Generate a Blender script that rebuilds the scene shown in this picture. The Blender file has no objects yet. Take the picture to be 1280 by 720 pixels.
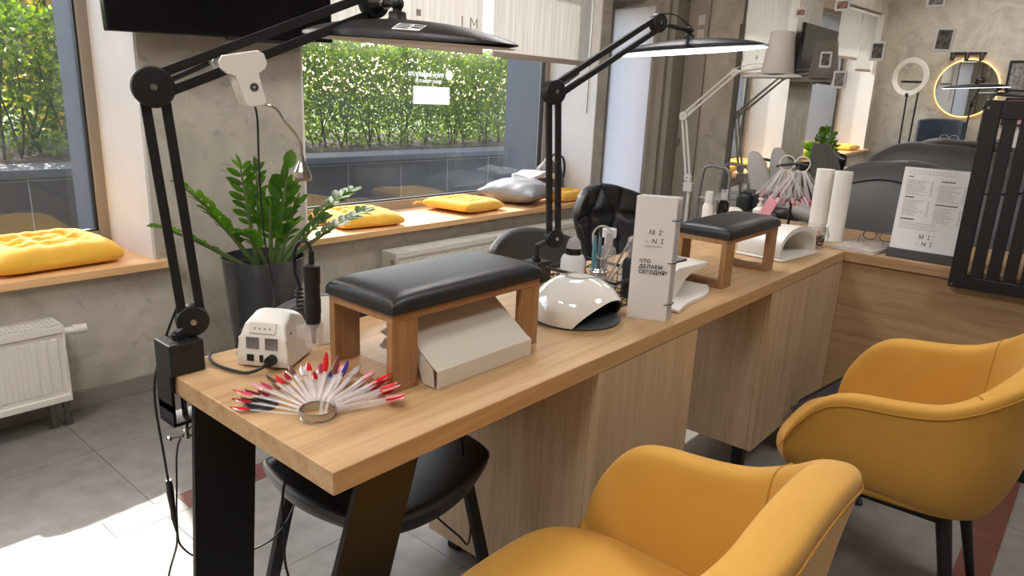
EXPOSURE, SKY, SUN, CEIL_FILL = 1.12, 0.38, 3.5, 14.0
import bpy, bmesh, math, random
from mathutils import Vector, Matrix, Euler
random.seed(7)
SC = bpy.context.scene
COL = SC.collection
PI = math.pi
def V(*a): return Vector(a)

# ------------------------------------------------------------------ materials
def lin(c):
    return tuple(((x/12.92) if x <= 0.04045 else ((x+0.055)/1.055)**2.4) for x in [v/255.0 for v in c])
def newmat(name):
    m = bpy.data.materials.new(name); m.use_nodes = True
    nt = m.node_tree
    return m, nt, nt.nodes['Principled BSDF'] if 'Principled BSDF' in nt.nodes else None
def setp(b, **k):
    names = dict(rough='Roughness', metal='Metallic', trans='Transmission Weight', ior='IOR', coat='Coat Weight',
                 sheen='Sheen Weight', alpha='Alpha', spec='Specular IOR Level', estr='Emission Strength', sss='Subsurface Weight',
                 sheenr='Sheen Roughness')
    for a, v in k.items(): b.inputs[names[a]].default_value = v
def plain(name, rgb, rough=0.5, noise=0.0, nscale=30.0, bump=0.0, bscale=200.0, **k):
    m, nt, b = newmat(name)
    c = lin(rgb)
    b.inputs['Base Color'].default_value = (*c, 1)
    setp(b, rough=rough, **k)
    tc = None
    if noise or bump:
        tc = nt.nodes.new('ShaderNodeTexCoord')
    if noise:
        n = nt.nodes.new('ShaderNodeTexNoise'); n.inputs['Scale'].default_value = nscale; n.inputs['Detail'].default_value = 5
        nt.links.new(tc.outputs['Object'], n.inputs['Vector'])
        r = nt.nodes.new('ShaderNodeValToRGB')
        r.color_ramp.elements[0].position = 0.3; r.color_ramp.elements[1].position = 0.7
        r.color_ramp.elements[0].color = (*[x*(1-noise) for x in c], 1); r.color_ramp.elements[1].color = (*[min(1, x*(1+noise)) for x in c], 1)
        nt.links.new(n.outputs['Fac'], r.inputs['Fac']); nt.links.new(r.outputs['Color'], b.inputs['Base Color'])
    if bump:
        n2 = nt.nodes.new('ShaderNodeTexNoise'); n2.inputs['Scale'].default_value = bscale; n2.inputs['Detail'].default_value = 3
        nt.links.new(tc.outputs['Object'], n2.inputs['Vector'])
        bp = nt.nodes.new('ShaderNodeBump'); bp.inputs['Strength'].default_value = bump; bp.inputs['Distance'].default_value = 0.002
        nt.links.new(n2.outputs['Fac'], bp.inputs['Height']); nt.links.new(bp.outputs['Normal'], b.inputs['Normal'])
    return m
def wood(name, dark, mid, light, axis='x', scale=1.0, rough=0.45, knots=0.0):
    m, nt, b = newmat(name)
    tc = nt.nodes.new('ShaderNodeTexCoord'); mp = nt.nodes.new('ShaderNodeMapping')
    s = {'x': (1.2, 22, 22), 'y': (22, 1.2, 22), 'z': (22, 22, 1.2)}[axis]
    mp.inputs['Scale'].default_value = [v*scale for v in s]
    nt.links.new(tc.outputs['Object'], mp.inputs['Vector'])
    n = nt.nodes.new('ShaderNodeTexNoise'); n.inputs['Scale'].default_value = 1.6; n.inputs['Detail'].default_value = 8; n.inputs['Roughness'].default_value = 0.6
    n.inputs['Distortion'].default_value = 0.6
    nt.links.new(mp.outputs['Vector'], n.inputs['Vector'])
    n2 = nt.nodes.new('ShaderNodeTexNoise'); n2.inputs['Scale'].default_value = 9; n2.inputs['Detail'].default_value = 4
    nt.links.new(mp.outputs['Vector'], n2.inputs['Vector'])
    mx = nt.nodes.new('ShaderNodeMath'); mx.operation = 'MULTIPLY_ADD'; mx.inputs[1].default_value = 0.35
    nt.links.new(n2.outputs['Fac'], mx.inputs[0]); nt.links.new(n.outputs['Fac'], mx.inputs[2])
    r = nt.nodes.new('ShaderNodeValToRGB'); e = r.color_ramp.elements
    e[0].position = 0.42; e[0].color = (*lin(dark), 1); e[1].position = 0.9; e[1].color = (*lin(light), 1)
    q = e.new(0.64); q.color = (*lin(mid), 1)
    nt.links.new(mx.outputs[0], r.inputs['Fac'])
    out = r.outputs['Color']
    if knots:
        v = nt.nodes.new('ShaderNodeTexVoronoi'); v.inputs['Scale'].default_value = 2.2
        mp2 = nt.nodes.new('ShaderNodeMapping'); mp2.inputs['Scale'].default_value = {'x': (1, 3, 3), 'y': (3, 1, 3), 'z': (3, 3, 1)}[axis]
        nt.links.new(tc.outputs['Object'], mp2.inputs['Vector']); nt.links.new(mp2.outputs['Vector'], v.inputs['Vector'])
        r2 = nt.nodes.new('ShaderNodeValToRGB'); r2.color_ramp.elements[0].position = 0.03; r2.color_ramp.elements[1].position = 0.12
        r2.color_ramp.elements[0].color = (knots, knots, knots, 1); r2.color_ramp.elements[1].color = (0, 0, 0, 1)
        nt.links.new(v.outputs['Distance'], r2.inputs['Fac'])
        mix = nt.nodes.new('ShaderNodeMixRGB'); mix.inputs['Color2'].default_value = (*lin([x*0.62 for x in dark]), 1)
        nt.links.new(r2.outputs['Color'], mix.inputs['Fac']); nt.links.new(out, mix.inputs['Color1']); out = mix.outputs['Color']
    nt.links.new(out, b.inputs['Base Color'])
    bp = nt.nodes.new('ShaderNodeBump'); bp.inputs['Strength'].default_value = 0.08; bp.inputs['Distance'].default_value = 0.001
    nt.links.new(mx.outputs[0], bp.inputs['Height']); nt.links.new(bp.outputs['Normal'], b.inputs['Normal'])
    setp(b, rough=rough)
    return m
def plaster(name, a, bcol, ccol, rough=0.75):
    m, nt, b = newmat(name)
    tc = nt.nodes.new('ShaderNodeTexCoord')
    n = nt.nodes.new('ShaderNodeTexNoise'); n.inputs['Scale'].default_value = 3.2; n.inputs['Detail'].default_value = 7; n.inputs['Distortion'].default_value = 1.6
    n.inputs['Roughness'].default_value = 0.62
    nt.links.new(tc.outputs['Object'], n.inputs['Vector'])
    r = nt.nodes.new('ShaderNodeValToRGB'); e = r.color_ramp.elements
    e[0].position = 0.3; e[0].color = (*lin(a), 1); e[1].position = 0.75; e[1].color = (*lin(ccol), 1); q = e.new(0.5); q.color = (*lin(bcol), 1)
    nt.links.new(n.outputs['Fac'], r.inputs['Fac'])
    n2 = nt.nodes.new('ShaderNodeTexNoise'); n2.inputs['Scale'].default_value = 7; n2.inputs['Detail'].default_value = 7; n2.inputs['Distortion'].default_value = 3.2
    nt.links.new(tc.outputs['Object'], n2.inputs['Vector'])
    r2 = nt.nodes.new('ShaderNodeValToRGB'); r2.color_ramp.elements[0].position = 0.6; r2.color_ramp.elements[1].position = 0.78
    r2.color_ramp.elements[0].color = (0, 0, 0, 1); r2.color_ramp.elements[1].color = (0.6, 0.6, 0.6, 1)
    nt.links.new(n2.outputs['Fac'], r2.inputs['Fac'])
    mix = nt.nodes.new('ShaderNodeMixRGB'); mix.inputs['Color2'].default_value = (*lin([x*0.78 for x in a]), 1)
    nt.links.new(r2.outputs['Color'], mix.inputs['Fac']); nt.links.new(r.outputs['Color'], mix.inputs['Color1'])
    nt.links.new(mix.outputs['Color'], b.inputs['Base Color'])
    bp = nt.nodes.new('ShaderNodeBump'); bp.inputs['Strength'].default_value = 0.12; bp.inputs['Distance'].default_value = 0.004
    nt.links.new(n2.outputs['Fac'], bp.inputs['Height']); nt.links.new(bp.outputs['Normal'], b.inputs['Normal'])
    setp(b, rough=rough, spec=0.3)
    return m
def thin_glass(name, tint=(0.97, 0.985, 0.98), gl=1.0, dust=0.0):
    m = bpy.data.materials.new(name); m.use_nodes = True; nt = m.node_tree; nt.nodes.clear()
    o = nt.nodes.new('ShaderNodeOutputMaterial'); t = nt.nodes.new('ShaderNodeBsdfTransparent'); t.inputs['Color'].default_value = (*tint, 1)
    g = nt.nodes.new('ShaderNodeBsdfGlossy'); g.inputs['Roughness'].default_value = 0.02
    f = nt.nodes.new('ShaderNodeLayerWeight'); f.inputs['Blend'].default_value = 0.5
    pw = nt.nodes.new('ShaderNodeMath'); pw.operation = 'POWER'; pw.inputs[1].default_value = 5.0; nt.links.new(f.outputs['Facing'], pw.inputs[0])
    ml = nt.nodes.new('ShaderNodeMath'); ml.operation = 'MULTIPLY_ADD'; ml.inputs[1].default_value = 0.9; ml.inputs[2].default_value = 0.04*gl; ml.use_clamp = True
    nt.links.new(pw.outputs[0], ml.inputs[0])
    mx = nt.nodes.new('ShaderNodeMixShader'); nt.links.new(ml.outputs[0], mx.inputs[0]); nt.links.new(t.outputs[0], mx.inputs[1]); nt.links.new(g.outputs[0], mx.inputs[2])
    last = mx
    if dust:
        d = nt.nodes.new('ShaderNodeBsdfTranslucent'); d.inputs['Color'].default_value = (0.9, 0.93, 0.95, 1)
        tc = nt.nodes.new('ShaderNodeTexCoord'); n = nt.nodes.new('ShaderNodeTexNoise'); n.inputs['Scale'].default_value = 2.5; n.inputs['Detail'].default_value = 6
        nt.links.new(tc.outputs['Object'], n.inputs['Vector'])
        m2 = nt.nodes.new('ShaderNodeMath'); m2.operation = 'MULTIPLY'; m2.inputs[1].default_value = dust*2; m2.use_clamp = True
        nt.links.new(n.outputs['Fac'], m2.inputs[0])
        mx2 = nt.nodes.new('ShaderNodeMixShader'); nt.links.new(m2.outputs[0], mx2.inputs[0]); nt.links.new(mx.outputs[0], mx2.inputs[1]); nt.links.new(d.outputs[0], mx2.inputs[2])
        last = mx2
    nt.links.new(last.outputs[0], o.inputs['Surface'])
    return m
def leafmat(name, front, back_tr, rough=0.4, tr=0.45, var=0.35, nscale=9.0):
    m = bpy.data.materials.new(name); m.use_nodes = True; nt = m.node_tree; b = nt.nodes['Principled BSDF']; o = nt.nodes['Material Output']
    tc = nt.nodes.new('ShaderNodeTexCoord'); n = nt.nodes.new('ShaderNodeTexNoise'); n.inputs['Scale'].default_value = nscale; n.inputs['Detail'].default_value = 3
    nt.links.new(tc.outputs['Object'], n.inputs['Vector'])
    def ramp(c):
        r = nt.nodes.new('ShaderNodeValToRGB'); c = lin(c)
        r.color_ramp.elements[0].position = 0.32; r.color_ramp.elements[1].position = 0.68
        r.color_ramp.elements[0].color = (*[x*(1-var) for x in c], 1); r.color_ramp.elements[1].color = (*[min(1, x*(1+var)) for x in c], 1)
        nt.links.new(n.outputs['Fac'], r.inputs['Fac']); return r
    r1 = ramp(front); r2 = ramp(back_tr)
    nt.links.new(r1.outputs[0], b.inputs['Base Color']); setp(b, rough=rough)
    t = nt.nodes.new('ShaderNodeBsdfTranslucent'); nt.links.new(r2.outputs[0], t.inputs['Color'])
    mx = nt.nodes.new('ShaderNodeMixShader'); mx.inputs[0].default_value = tr
    nt.links.new(b.outputs[0], mx.inputs[1]); nt.links.new(t.outputs[0], mx.inputs[2]); nt.links.new(mx.outputs[0], o.inputs['Surface'])
    return m
def emit(name, rgb, strength):
    m, nt, b = newmat(name); b.inputs['Base Color'].default_value = (*lin(rgb), 1)
    b.inputs['Emission Color'].default_value = (*lin(rgb), 1); setp(b, estr=strength, rough=0.5)
    return m
def clearp(name, rgb=(240, 240, 240), rough=0.05, k=0.35):
    """thin clear plastic: mostly transparent with gloss and a little body colour"""
    m = bpy.data.materials.new(name); m.use_nodes = True; nt = m.node_tree; b = nt.nodes['Principled BSDF']; o = nt.nodes['Material Output']
    b.inputs['Base Color'].default_value = (*lin(rgb), 1); setp(b, rough=rough)
    t = nt.nodes.new('ShaderNodeBsdfTransparent')
    mx = nt.nodes.new('ShaderNodeMixShader'); mx.inputs[0].default_value = k
    nt.links.new(t.outputs[0], mx.inputs[1]); nt.links.new(b.outputs[0], mx.inputs[2]); nt.links.new(mx.outputs[0], o.inputs['Surface'])
    return m

# ------------------------------------------------------------------ scene objects
def tag(o, label=None, cat=None, group=None, kind=None):
    if label: o['label'] = label
    if cat: o['category'] = cat
    if group: o['group'] = group
    if kind: o['kind'] = kind
    return o
def thing(name, label, cat, loc=(0, 0, 0), rotz=0.0, group=None):
    o = bpy.data.objects.new(name, None); COL.objects.link(o); o.empty_display_size = 0.05
    o.location = loc; o.rotation_euler = (0, 0, rotz)
    return tag(o, label, cat, group)
def copy_tree(o, parent=None):
    c = o.copy(); COL.objects.link(c)
    if parent is not None: c.parent = parent
    for ch in list(o.children): copy_tree(ch, c)
    return c

class MB:
    def __init__(s): s.bm = bmesh.new(); s.mi = 0
    def _new(s, verts, faces):
        vs = [s.bm.verts.new(v) for v in verts]; out = []
        for f in faces:
            try:
                q = s.bm.faces.new([vs[i] for i in f]); q.material_index = s.mi; out.append(q)
            except ValueError: pass
        return vs, out
    def box(s, lo, hi, bev=0.0, seg=2, M=None):
        x0, y0, z0 = lo; x1, y1, z1 = hi
        p = [(x0,y0,z0),(x1,y0,z0),(x1,y1,z0),(x0,y1,z0),(x0,y0,z1),(x1,y0,z1),(x1,y1,z1),(x0,y1,z1)]
        if M is not None: p = [M @ Vector(q) for q in p]
        vs, fs = s._new(p, [(3,2,1,0),(4,5,6,7),(0,1,5,4),(1,2,6,5),(2,3,7,6),(3,0,4,7)])
        if bev > 0:
            es = list({e for f in fs for e in f.edges})
            r = bmesh.ops.bevel(s.bm, geom=es, offset=bev, segments=seg, affect='EDGES', profile=0.5)
            for f in r['faces']: f.material_index = s.mi
        return s
    def obox(s, c, size, M=None, bev=0.0, seg=2):
        h = [v/2 for v in size]
        MM = Matrix.Translation(Vector(c)) @ (M if M is not None else Matrix.Identity(4))
        return s.box([-v for v in h], h, bev, seg, MM)
    def tube(s, pts, r, n=8, closed=False, caps=True, r2=None):
        pts = [Vector(p) for p in pts]; m = len(pts)
        rs = r if isinstance(r, (list, tuple)) else [r + ((r2 if r2 is not None else r)-r)*i/max(1, m-1) for i in range(m)]
        rings = []; up = None
        for i, p in enumerate(pts):
            a = pts[(i-1) % m] if (closed or i > 0) else p; b = pts[(i+1) % m] if (closed or i < m-1) else p
            t = (b-a)
            if t.length < 1e-9: t = Vector((0, 0, 1))
            t.normalize()
            if up is None:
                up = Vector((0, 0, 1)) if abs(t.z) < 0.9 else Vector((1, 0, 0))
            u = t.cross(up)
            if u.length < 1e-6: u = t.orthogonal()
            u.normalize(); w = u.cross(t).normalized(); up = w
            rings.append([s.bm.verts.new(p + (u*math.cos(2*PI*k/n) + w*math.sin(2*PI*k/n))*rs[i]) for k in range(n)])
        def f(v):
            try: q = s.bm.faces.new(v); q.material_index = s.mi
            except ValueError: pass
        rng = range(m) if closed else range(m-1)
        for i in rng:
            A = rings[i]; B = rings[(i+1) % m]
            for k in range(n): f([A[k], A[(k+1) % n], B[(k+1) % n], B[k]])
        if caps and not closed: f(rings[0][::-1]); f(rings[-1])
        return s
    def cyl(s, a, b, r, r2=None, n=20):
        return s.tube([a, b], [r, r if r2 is None else r2], n)
    def lathe(s, prof, c=(0, 0, 0), n=32, M=None, close=True):
        """prof: list of (r, z)"""
        rings = []
        T = Matrix.Translation(Vector(c)) @ (M if M is not None else Matrix.Identity(4))
        for r, z in prof:
            if r < 1e-6: rings.append([s.bm.verts.new(T @ Vector((0, 0, z)))])
            else: rings.append([s.bm.verts.new(T @ Vector((r*math.cos(2*PI*k/n), r*math.sin(2*PI*k/n), z))) for k in range(n)])
        def f(v):
            try: q = s.bm.faces.new(v); q.material_index = s.mi
            except ValueError: pass
        for A, B in zip(rings[:-1], rings[1:]):
            for k in range(n):
                k2 = (k+1) % n
                if len(A) == 1 and len(B) == 1: break
                if len(A) == 1: f([A[0], B[k2], B[k]][::-1])
                elif len(B) == 1: f([A[k], A[k2], B[0]])
                else: f([A[k], A[k2], B[k2], B[k]])
        return s
    def prism(s, poly, h, M=None, bev=0.0):
        """polygon in local xy extruded along local z by h"""
        n = len(poly); MM = M if M is not None else Matrix.Identity(4)
        p = [MM @ Vector((x, y, 0)) for x, y in poly] + [MM @ Vector((x, y, h)) for x, y in poly]
        vs, fs = s._new(p, [tuple(range(n))[::-1], tuple(range(n, 2*n))] + [(i, (i+1) % n, n+(i+1) % n, n+i) for i in range(n)])
        if bev > 0:
            es = list({e for f in fs[:2] for e in f.edges})
            r = bmesh.ops.bevel(s.bm, geom=es, offset=bev, segments=2, affect='EDGES', profile=0.5)
            for f in r['faces']: f.material_index = s.mi
        return s
    def grid(s, fn, nu, nv, closeu=False, closev=False):
        vs = [[s.bm.verts.new(fn(i/(nu if closeu else nu-1), j/(nv if closev else nv-1))) for j in range(nv)] for i in range(nu)]
        for i in range(nu if closeu else nu-1):
            for j in range(nv if closev else nv-1):
                try:
                    q = s.bm.faces.new([vs[i][j], vs[(i+1) % nu][j], vs[(i+1) % nu][(j+1) % nv], vs[i][(j+1) % nv]]); q.material_index = s.mi
                except ValueError: pass
        return vs
    def ball(s, c, r, n=16, M=None):
        rr = r if isinstance(r, (list, tuple)) else (r, r, r)
        T = Matrix.Translation(Vector(c)) @ (M if M is not None else Matrix.Identity(4)) @ Matrix.Diagonal((*rr, 1))
        m = max(6, n//2)
        return s.lathe([(math.sin(PI*i/m) if 0 < i < m else 0.0, -math.cos(PI*i/m)) for i in range(m+1)], n=n, M=T)
    def quad(s, a, b, c, d): s._new([a, b, c, d], [(0, 1, 2, 3)]); return s
    def build(s, name, mats, parent=None, smooth=False, world=False, loc=None, mods=(), angle=None):
        me = bpy.data.meshes.new(name)
        bmesh.ops.remove_doubles(s.bm, verts=s.bm.verts, dist=1e-6)
        bmesh.ops.recalc_face_normals(s.bm, faces=s.bm.faces)
        off = None
        if world and parent is not None: off = Vector(parent.matrix_basis.translation) if parent.type == 'EMPTY' else None
        if loc is not None: off = Vector(loc)
        if off is not None: bmesh.ops.translate(s.bm, verts=s.bm.verts, vec=-off)
        s.bm.to_mesh(me); s.bm.free()
        if not isinstance(mats, (list, tuple)): mats = [mats]
        for m in mats: me.materials.append(m)
        o = bpy.data.objects.new(name, me); COL.objects.link(o)
        if parent is not None: o.parent = parent
        if loc is not None: o.location = loc
        if smooth:
            for p in me.polygons: p.use_smooth = True
            a = 40 if angle is None else angle
            if a < 180:
                me.set_sharp_from_angle(angle=math.radians(a))
        for k, kw in mods:
            md = o.modifiers.new(k, k)
            for q, v in kw.items(): setattr(md, q, v)
        return o
def struct(o): o['kind'] = 'structure'; return o

def bez(p0, p1, p2, n=12):
    p0, p1, p2 = Vector(p0), Vector(p1), Vector(p2)
    return [p0*(1-t)**2 + p1*2*t*(1-t) + p2*t*t for t in [i/n for i in range(n+1)]]
def spline(pts, n=8):
    P = [Vector(p) for p in pts]; out = []
    for i in range(len(P)-1):
        a = P[max(0, i-1)]; b = P[i]; c = P[i+1]; d = P[min(len(P)-1, i+2)]
        for k in range(n):
            t = k/n
            out.append(0.5*((2*b) + (c-a)*t + (2*a-5*b+4*c-d)*t*t + (3*b-a-3*c+d)*t**3))
    out.append(P[-1]); return out
def basis(x, y, z, o=(0, 0, 0)):
    x, y, z, o = Vector(x), Vector(y), Vector(z), Vector(o)
    return Matrix(((x.x, y.x, z.x, o.x), (x.y, y.y, z.y, o.y), (x.z, y.z, z.z, o.z), (0, 0, 0, 1)))
def text(name, body, size, M, mat, parent=None, align='LEFT', bold=0.0, space=1.0):
    cu = bpy.data.curves.new(name, 'FONT'); cu.body = body; cu.size = size; cu.align_x = align
    cu.extrude = 0.0003; cu.offset = bold; cu.space_character = space; cu.space_line = 1.1; cu.resolution_u = 3
    cu.materials.append(mat)
    o = bpy.data.objects.new(name, cu); COL.objects.link(o)
    bpy.context.view_layer.update()
    me = bpy.data.meshes.new_from_object(o.evaluated_get(bpy.context.evaluated_depsgraph_get()))
    bpy.data.objects.remove(o); me.name = name; me.transform(M)
    o = bpy.data.objects.new(name, me); COL.objects.link(o)
    if parent is not None: o.parent = parent
    return o
RZ = lambda a: Matrix.Rotation(a, 4, 'Z')
RX = lambda a: Matrix.Rotation(a, 4, 'X')
RY = lambda a: Matrix.Rotation(a, 4, 'Y')
TR = lambda *a: Matrix.Translation(Vector(a))
M = {}
M['plaster'] = plaster('beige_plaster', (168, 161, 148), (186, 179, 166), (202, 195, 183))
M['plaster2'] = plaster('warm_plaster', (160, 151, 136), (178, 169, 154), (194, 185, 170))
M['white_paint'] = plain('white_paint', (226, 222, 216), 0.6, noise=0.03, nscale=6)
M['ceiling'] = plain('ceiling_white', (225, 222, 216), 0.8, noise=0.02)
M['tile'] = plain('grey_floor_tile', (128, 124, 119), 0.5, noise=0.16, nscale=14, bump=0.05, bscale=90)
M['tile_red'] = plain('redbrown_floor_tile', (104, 62, 52), 0.5, noise=0.15, nscale=14)
M['grout'] = plain('grout', (124, 119, 112), 0.9, noise=0.1)
M['oak'] = wood('desk_oak', (164, 128, 86), (186, 150, 107), (202, 168, 126), 'x', 1.0, 0.42, knots=0.35)
M['oak_v'] = wood('cabinet_oak', (172, 144, 110), (192, 164, 130), (208, 182, 150), 'z', 1.0, 0.5, knots=0.25)
M['oak_y'] = wood('counter_oak', (150, 116, 80), (170, 136, 98), (186, 154, 116), 'y', 1.0, 0.5, knots=0.35)
M['pine'] = wood('sill_pine', (216, 164, 110), (230, 182, 128), (240, 198, 148), 'x', 1.0, 0.5, knots=0.5)
M['walnut'] = wood('stand_oak', (134, 94, 58), (158, 116, 76), (176, 136, 94), 'z', 2.2, 0.5)
M['walnut_x'] = wood('stand_oak_long', (134, 94, 58), (158, 116, 76), (176, 136, 94), 'x', 2.2, 0.5)
M['black'] = plain('black_plastic', (22, 22, 24), 0.45, bump=0.05, bscale=400)
M['black_metal'] = plain('black_metal', (17, 17, 20), 0.42)
M['black_gloss'] = plain('black_gloss', (12, 12, 15), 0.12)
M['leather'] = plain('black_leather', (34, 35, 37), 0.38, bump=0.25, bscale=260)
M['leather_grey'] = plain('dark_grey_leather', (62, 62, 63), 0.45, bump=0.2, bscale=260)
M['velvet'] = plain('yellow_velvet', (204, 152, 60), 0.75, noise=0.04, nscale=9, bump=0.06, bscale=500, sheen=0.12)
M['velvet_seam'] = plain('yellow_seam', (184, 132, 46), 0.8)
M['cush'] = plain('yellow_cotton', (236, 182, 62), 0.85, noise=0.05, nscale=20, bump=0.15, bscale=120, sheen=0.2)
M['pillow'] = plain('grey_satin', (142, 142, 146), 0.4, noise=0.08, nscale=7, bump=0.2, bscale=40)
M['towel'] = plain('white_cloth', (226, 224, 222), 0.9, bump=0.4, bscale=120)
M['bag'] = plain('grey_bag', (96, 90, 92), 0.7, noise=0.2, nscale=14, bump=0.4, bscale=30)
M['bag_dark'] = plain('dark_strap', (52, 48, 50), 0.6)
M['steel'] = plain('steel', (190, 188, 184), 0.22, metal=1.0)
M['chrome'] = plain('chrome', (225, 225, 225), 0.08, metal=1.0)
M['brass'] = plain('pale_brass', (196, 176, 140), 0.25, metal=1.0)
M['white_plastic'] = plain('white_plastic', (232, 228, 220), 0.35)
M['white_gloss'] = plain('white_gloss', (238, 234, 226), 0.06, coat=1.0)
M['white_enamel'] = plain('white_enamel', (228, 224, 214), 0.35)
M['white_sheet'] = plain('white_painted_sheet', (216, 208, 194), 0.42)
M['white_lamp'] = plain('white_lamp_metal', (218, 212, 204), 0.45)
M['slot'] = plain('dark_slot', (40, 38, 36), 0.8)
M['grey_inner'] = plain('grey_inner', (70, 66, 64), 0.6)
M['grey_plastic'] = plain('grey_plastic', (72, 73, 76), 0.45)
M['light_grey'] = plain('light_grey_plastic', (176, 172, 166), 0.45)
M['paper'] = plain('white_paper', (232, 230, 230), 0.7)
M['paper_towel'] = plain('paper_towel', (238, 236, 230), 0.95, bump=0.8, bscale=130)
M['ink'] = plain('black_ink', (30, 30, 32), 0.7)
M['ink_grey'] = plain('grey_ink', (120, 116, 116), 0.8)
M['ink_pale'] = plain('pale_ink', (176, 172, 170), 0.8)
M['vinyl'] = leafmat('white_vinyl', (236, 238, 238), (236, 238, 238), 0.5, 0.55, 0.0)
M['glass_win'] = thin_glass('window_glass', (0.97, 0.98, 0.98), 1.0, dust=0.006)
M['glass_clear'] = thin_glass('clear_glass', (0.93, 0.95, 0.95), 1.5)
M['mirror'] = plain('mirror', (225, 226, 224), 0.0, metal=1.0)
M['frame_win'] = plain('window_frame_beige', (150, 140, 126), 0.5)
M['frame_dark'] = plain('window_gasket', (40, 38, 38), 0.6)
M['facade'] = plain('bluegrey_facade', (96, 100, 108), 0.8, noise=0.03)
M['granite'] = plain('dark_granite', (54, 57, 60), 0.55, noise=0.18, nscale=60)
M['granite_joint'] = plain('granite_joint', (150, 150, 148), 0.8)
M['coping'] = plain('coping', (84, 88, 94), 0.5, noise=0.15, nscale=40)
M['soil'] = plain('leaf_litter', (66, 48, 34), 0.95, noise=0.5, nscale=40, bump=1.0, bscale=60)
M['paving'] = plain('grey_paving', (120, 120, 120), 0.8, noise=0.1)
M['lawn'] = plain('lawn', (96, 116, 44), 0.9, noise=0.3, nscale=20)
M['hedge'] = leafmat('hedge_leaf', (58, 84, 24), (112, 144, 10), 0.65, 0.45, 0.45, 6.0)
M['hedge2'] = leafmat('hedge_leaf_light', (82, 108, 28), (142, 168, 18), 0.65, 0.5, 0.35, 6.0)
M['tree_dark'] = leafmat('tree_leaf_dark', (66, 92, 62), (90, 126, 70), 0.55, 0.35)
M['tree_yellow'] = leafmat('tree_leaf_yellow', (200, 168, 54), (240, 208, 80), 0.5, 0.5)
M['bark'] = plain('bark', (70, 58, 46), 0.9, noise=0.3)
M['zz'] = leafmat('plant_leaf', (44, 62, 36), (124, 190, 20), 0.6, 0.42, 0.3, 12.0)
M['zz_stem'] = plain('plant_stem', (96, 116, 66), 0.45)
M['pot'] = plain('anthracite_pot', (56, 58, 62), 0.16, coat=0.5)
M['earth'] = plain('potting_soil', (46, 36, 28), 0.95, bump=1.0, bscale=80)
M['blind'] = None
M['screen_black'] = plain('tv_screen', (8, 8, 11), 0.1)
M['diff_off'] = plain('lamp_diffuser', (206, 202, 198), 0.5)
M['diff_on'] = emit('lamp_diffuser_lit', (235, 245, 255), 2.2)
M['led_warm'] = emit('led_warm', (255, 196, 120), 1.3)
M['fill_em'] = emit('ceiling_fill_glow', (252, 249, 248), CEIL_FILL)  # glow for the unseen ceiling panels added as fill
M['clear'] = clearp('clear_plastic', (238, 232, 232), 0.08, 0.26)
M['clear_thin'] = clearp('clear_plastic_thin', (235, 235, 238), 0.08, 0.22)
M['frost'] = clearp('frosted_bottle', (236, 236, 236), 0.3, 0.7)
M['silver_bag'] = plain('crinkled_plastic_bag', (205, 205, 206), 0.25, bump=1.0, bscale=45)
M['navy'] = plain('navy_velvet', (34, 44, 60), 0.8, noise=0.25, nscale=8, sheen=0.4)
M['couch'] = plain('charcoal_leatherette', (74, 73, 72), 0.5, bump=0.3, bscale=50)
M['couch_skirt'] = plain('charcoal_cloth', (72, 72, 74), 0.85, bump=0.2, bscale=100)
M['pink'] = plain('pink_plastic', (222, 150, 164), 0.4)
M['teal'] = plain('teal_plastic', (96, 146, 158), 0.35)
M['orange_wood'] = plain('rusty_red', (168, 78, 44), 0.5)
M['brown_bits'] = plain('brown_beans', (92, 56, 42), 0.6, noise=0.4, nscale=60)
M['pinkish'] = plain('pinkish_beans', (196, 158, 140), 0.6, noise=0.3, nscale=60)
M['photo_grey'] = plain('photo_print_grey', (128, 124, 122), 0.5, noise=0.6, nscale=26)
M['photo_dark'] = plain('photo_print_dark', (92, 84, 80), 0.5, noise=0.8, nscale=40)
M['photo_warm'] = plain('photo_print_warm', (150, 112, 92), 0.5, noise=0.7, nscale=40)
M['pinkart'] = plain('pink_print', (198, 140, 156), 0.5, noise=0.4, nscale=20)
M['cord'] = plain('black_cord', (20, 20, 22), 0.5)
M['cord_grey'] = plain('grey_cord', (92, 92, 94), 0.5)
def blindmat():
    m = bpy.data.materials.new('blind_fabric'); m.use_nodes = True; nt = m.node_tree; b = nt.nodes['Principled BSDF']; o = nt.nodes['Material Output']
    tc = nt.nodes.new('ShaderNodeTexCoord'); mp = nt.nodes.new('ShaderNodeMapping'); mp.inputs['Scale'].default_value = (70, 70, 2.0)
    n = nt.nodes.new('ShaderNodeTexNoise'); n.inputs['Scale'].default_value = 1.0; n.inputs['Detail'].default_value = 5
    nt.links.new(tc.outputs['Object'], mp.inputs['Vector']); nt.links.new(mp.outputs['Vector'], n.inputs['Vector'])
    r = nt.nodes.new('ShaderNodeValToRGB'); r.color_ramp.elements[0].position = 0.3; r.color_ramp.elements[1].position = 0.65
    r.color_ramp.elements[0].color = (*lin((206, 203, 198)), 1); r.color_ramp.elements[1].color = (*lin((226, 224, 221)), 1)
    nt.links.new(n.outputs['Fac'], r.inputs['Fac']); nt.links.new(r.outputs[0], b.inputs['Base Color']); setp(b, rough=0.85)
    t = nt.nodes.new('ShaderNodeBsdfTranslucent'); nt.links.new(r.outputs[0], t.inputs['Color'])
    mx = nt.nodes.new('ShaderNodeMixShader'); mx.inputs[0].default_value = 0.5
    nt.links.new(b.outputs[0], mx.inputs[1]); nt.links.new(t.outputs[0], mx.inputs[2]); nt.links.new(mx.outputs[0], o.inputs['Surface'])
    return m
M['blind'] = blindmat()
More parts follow.
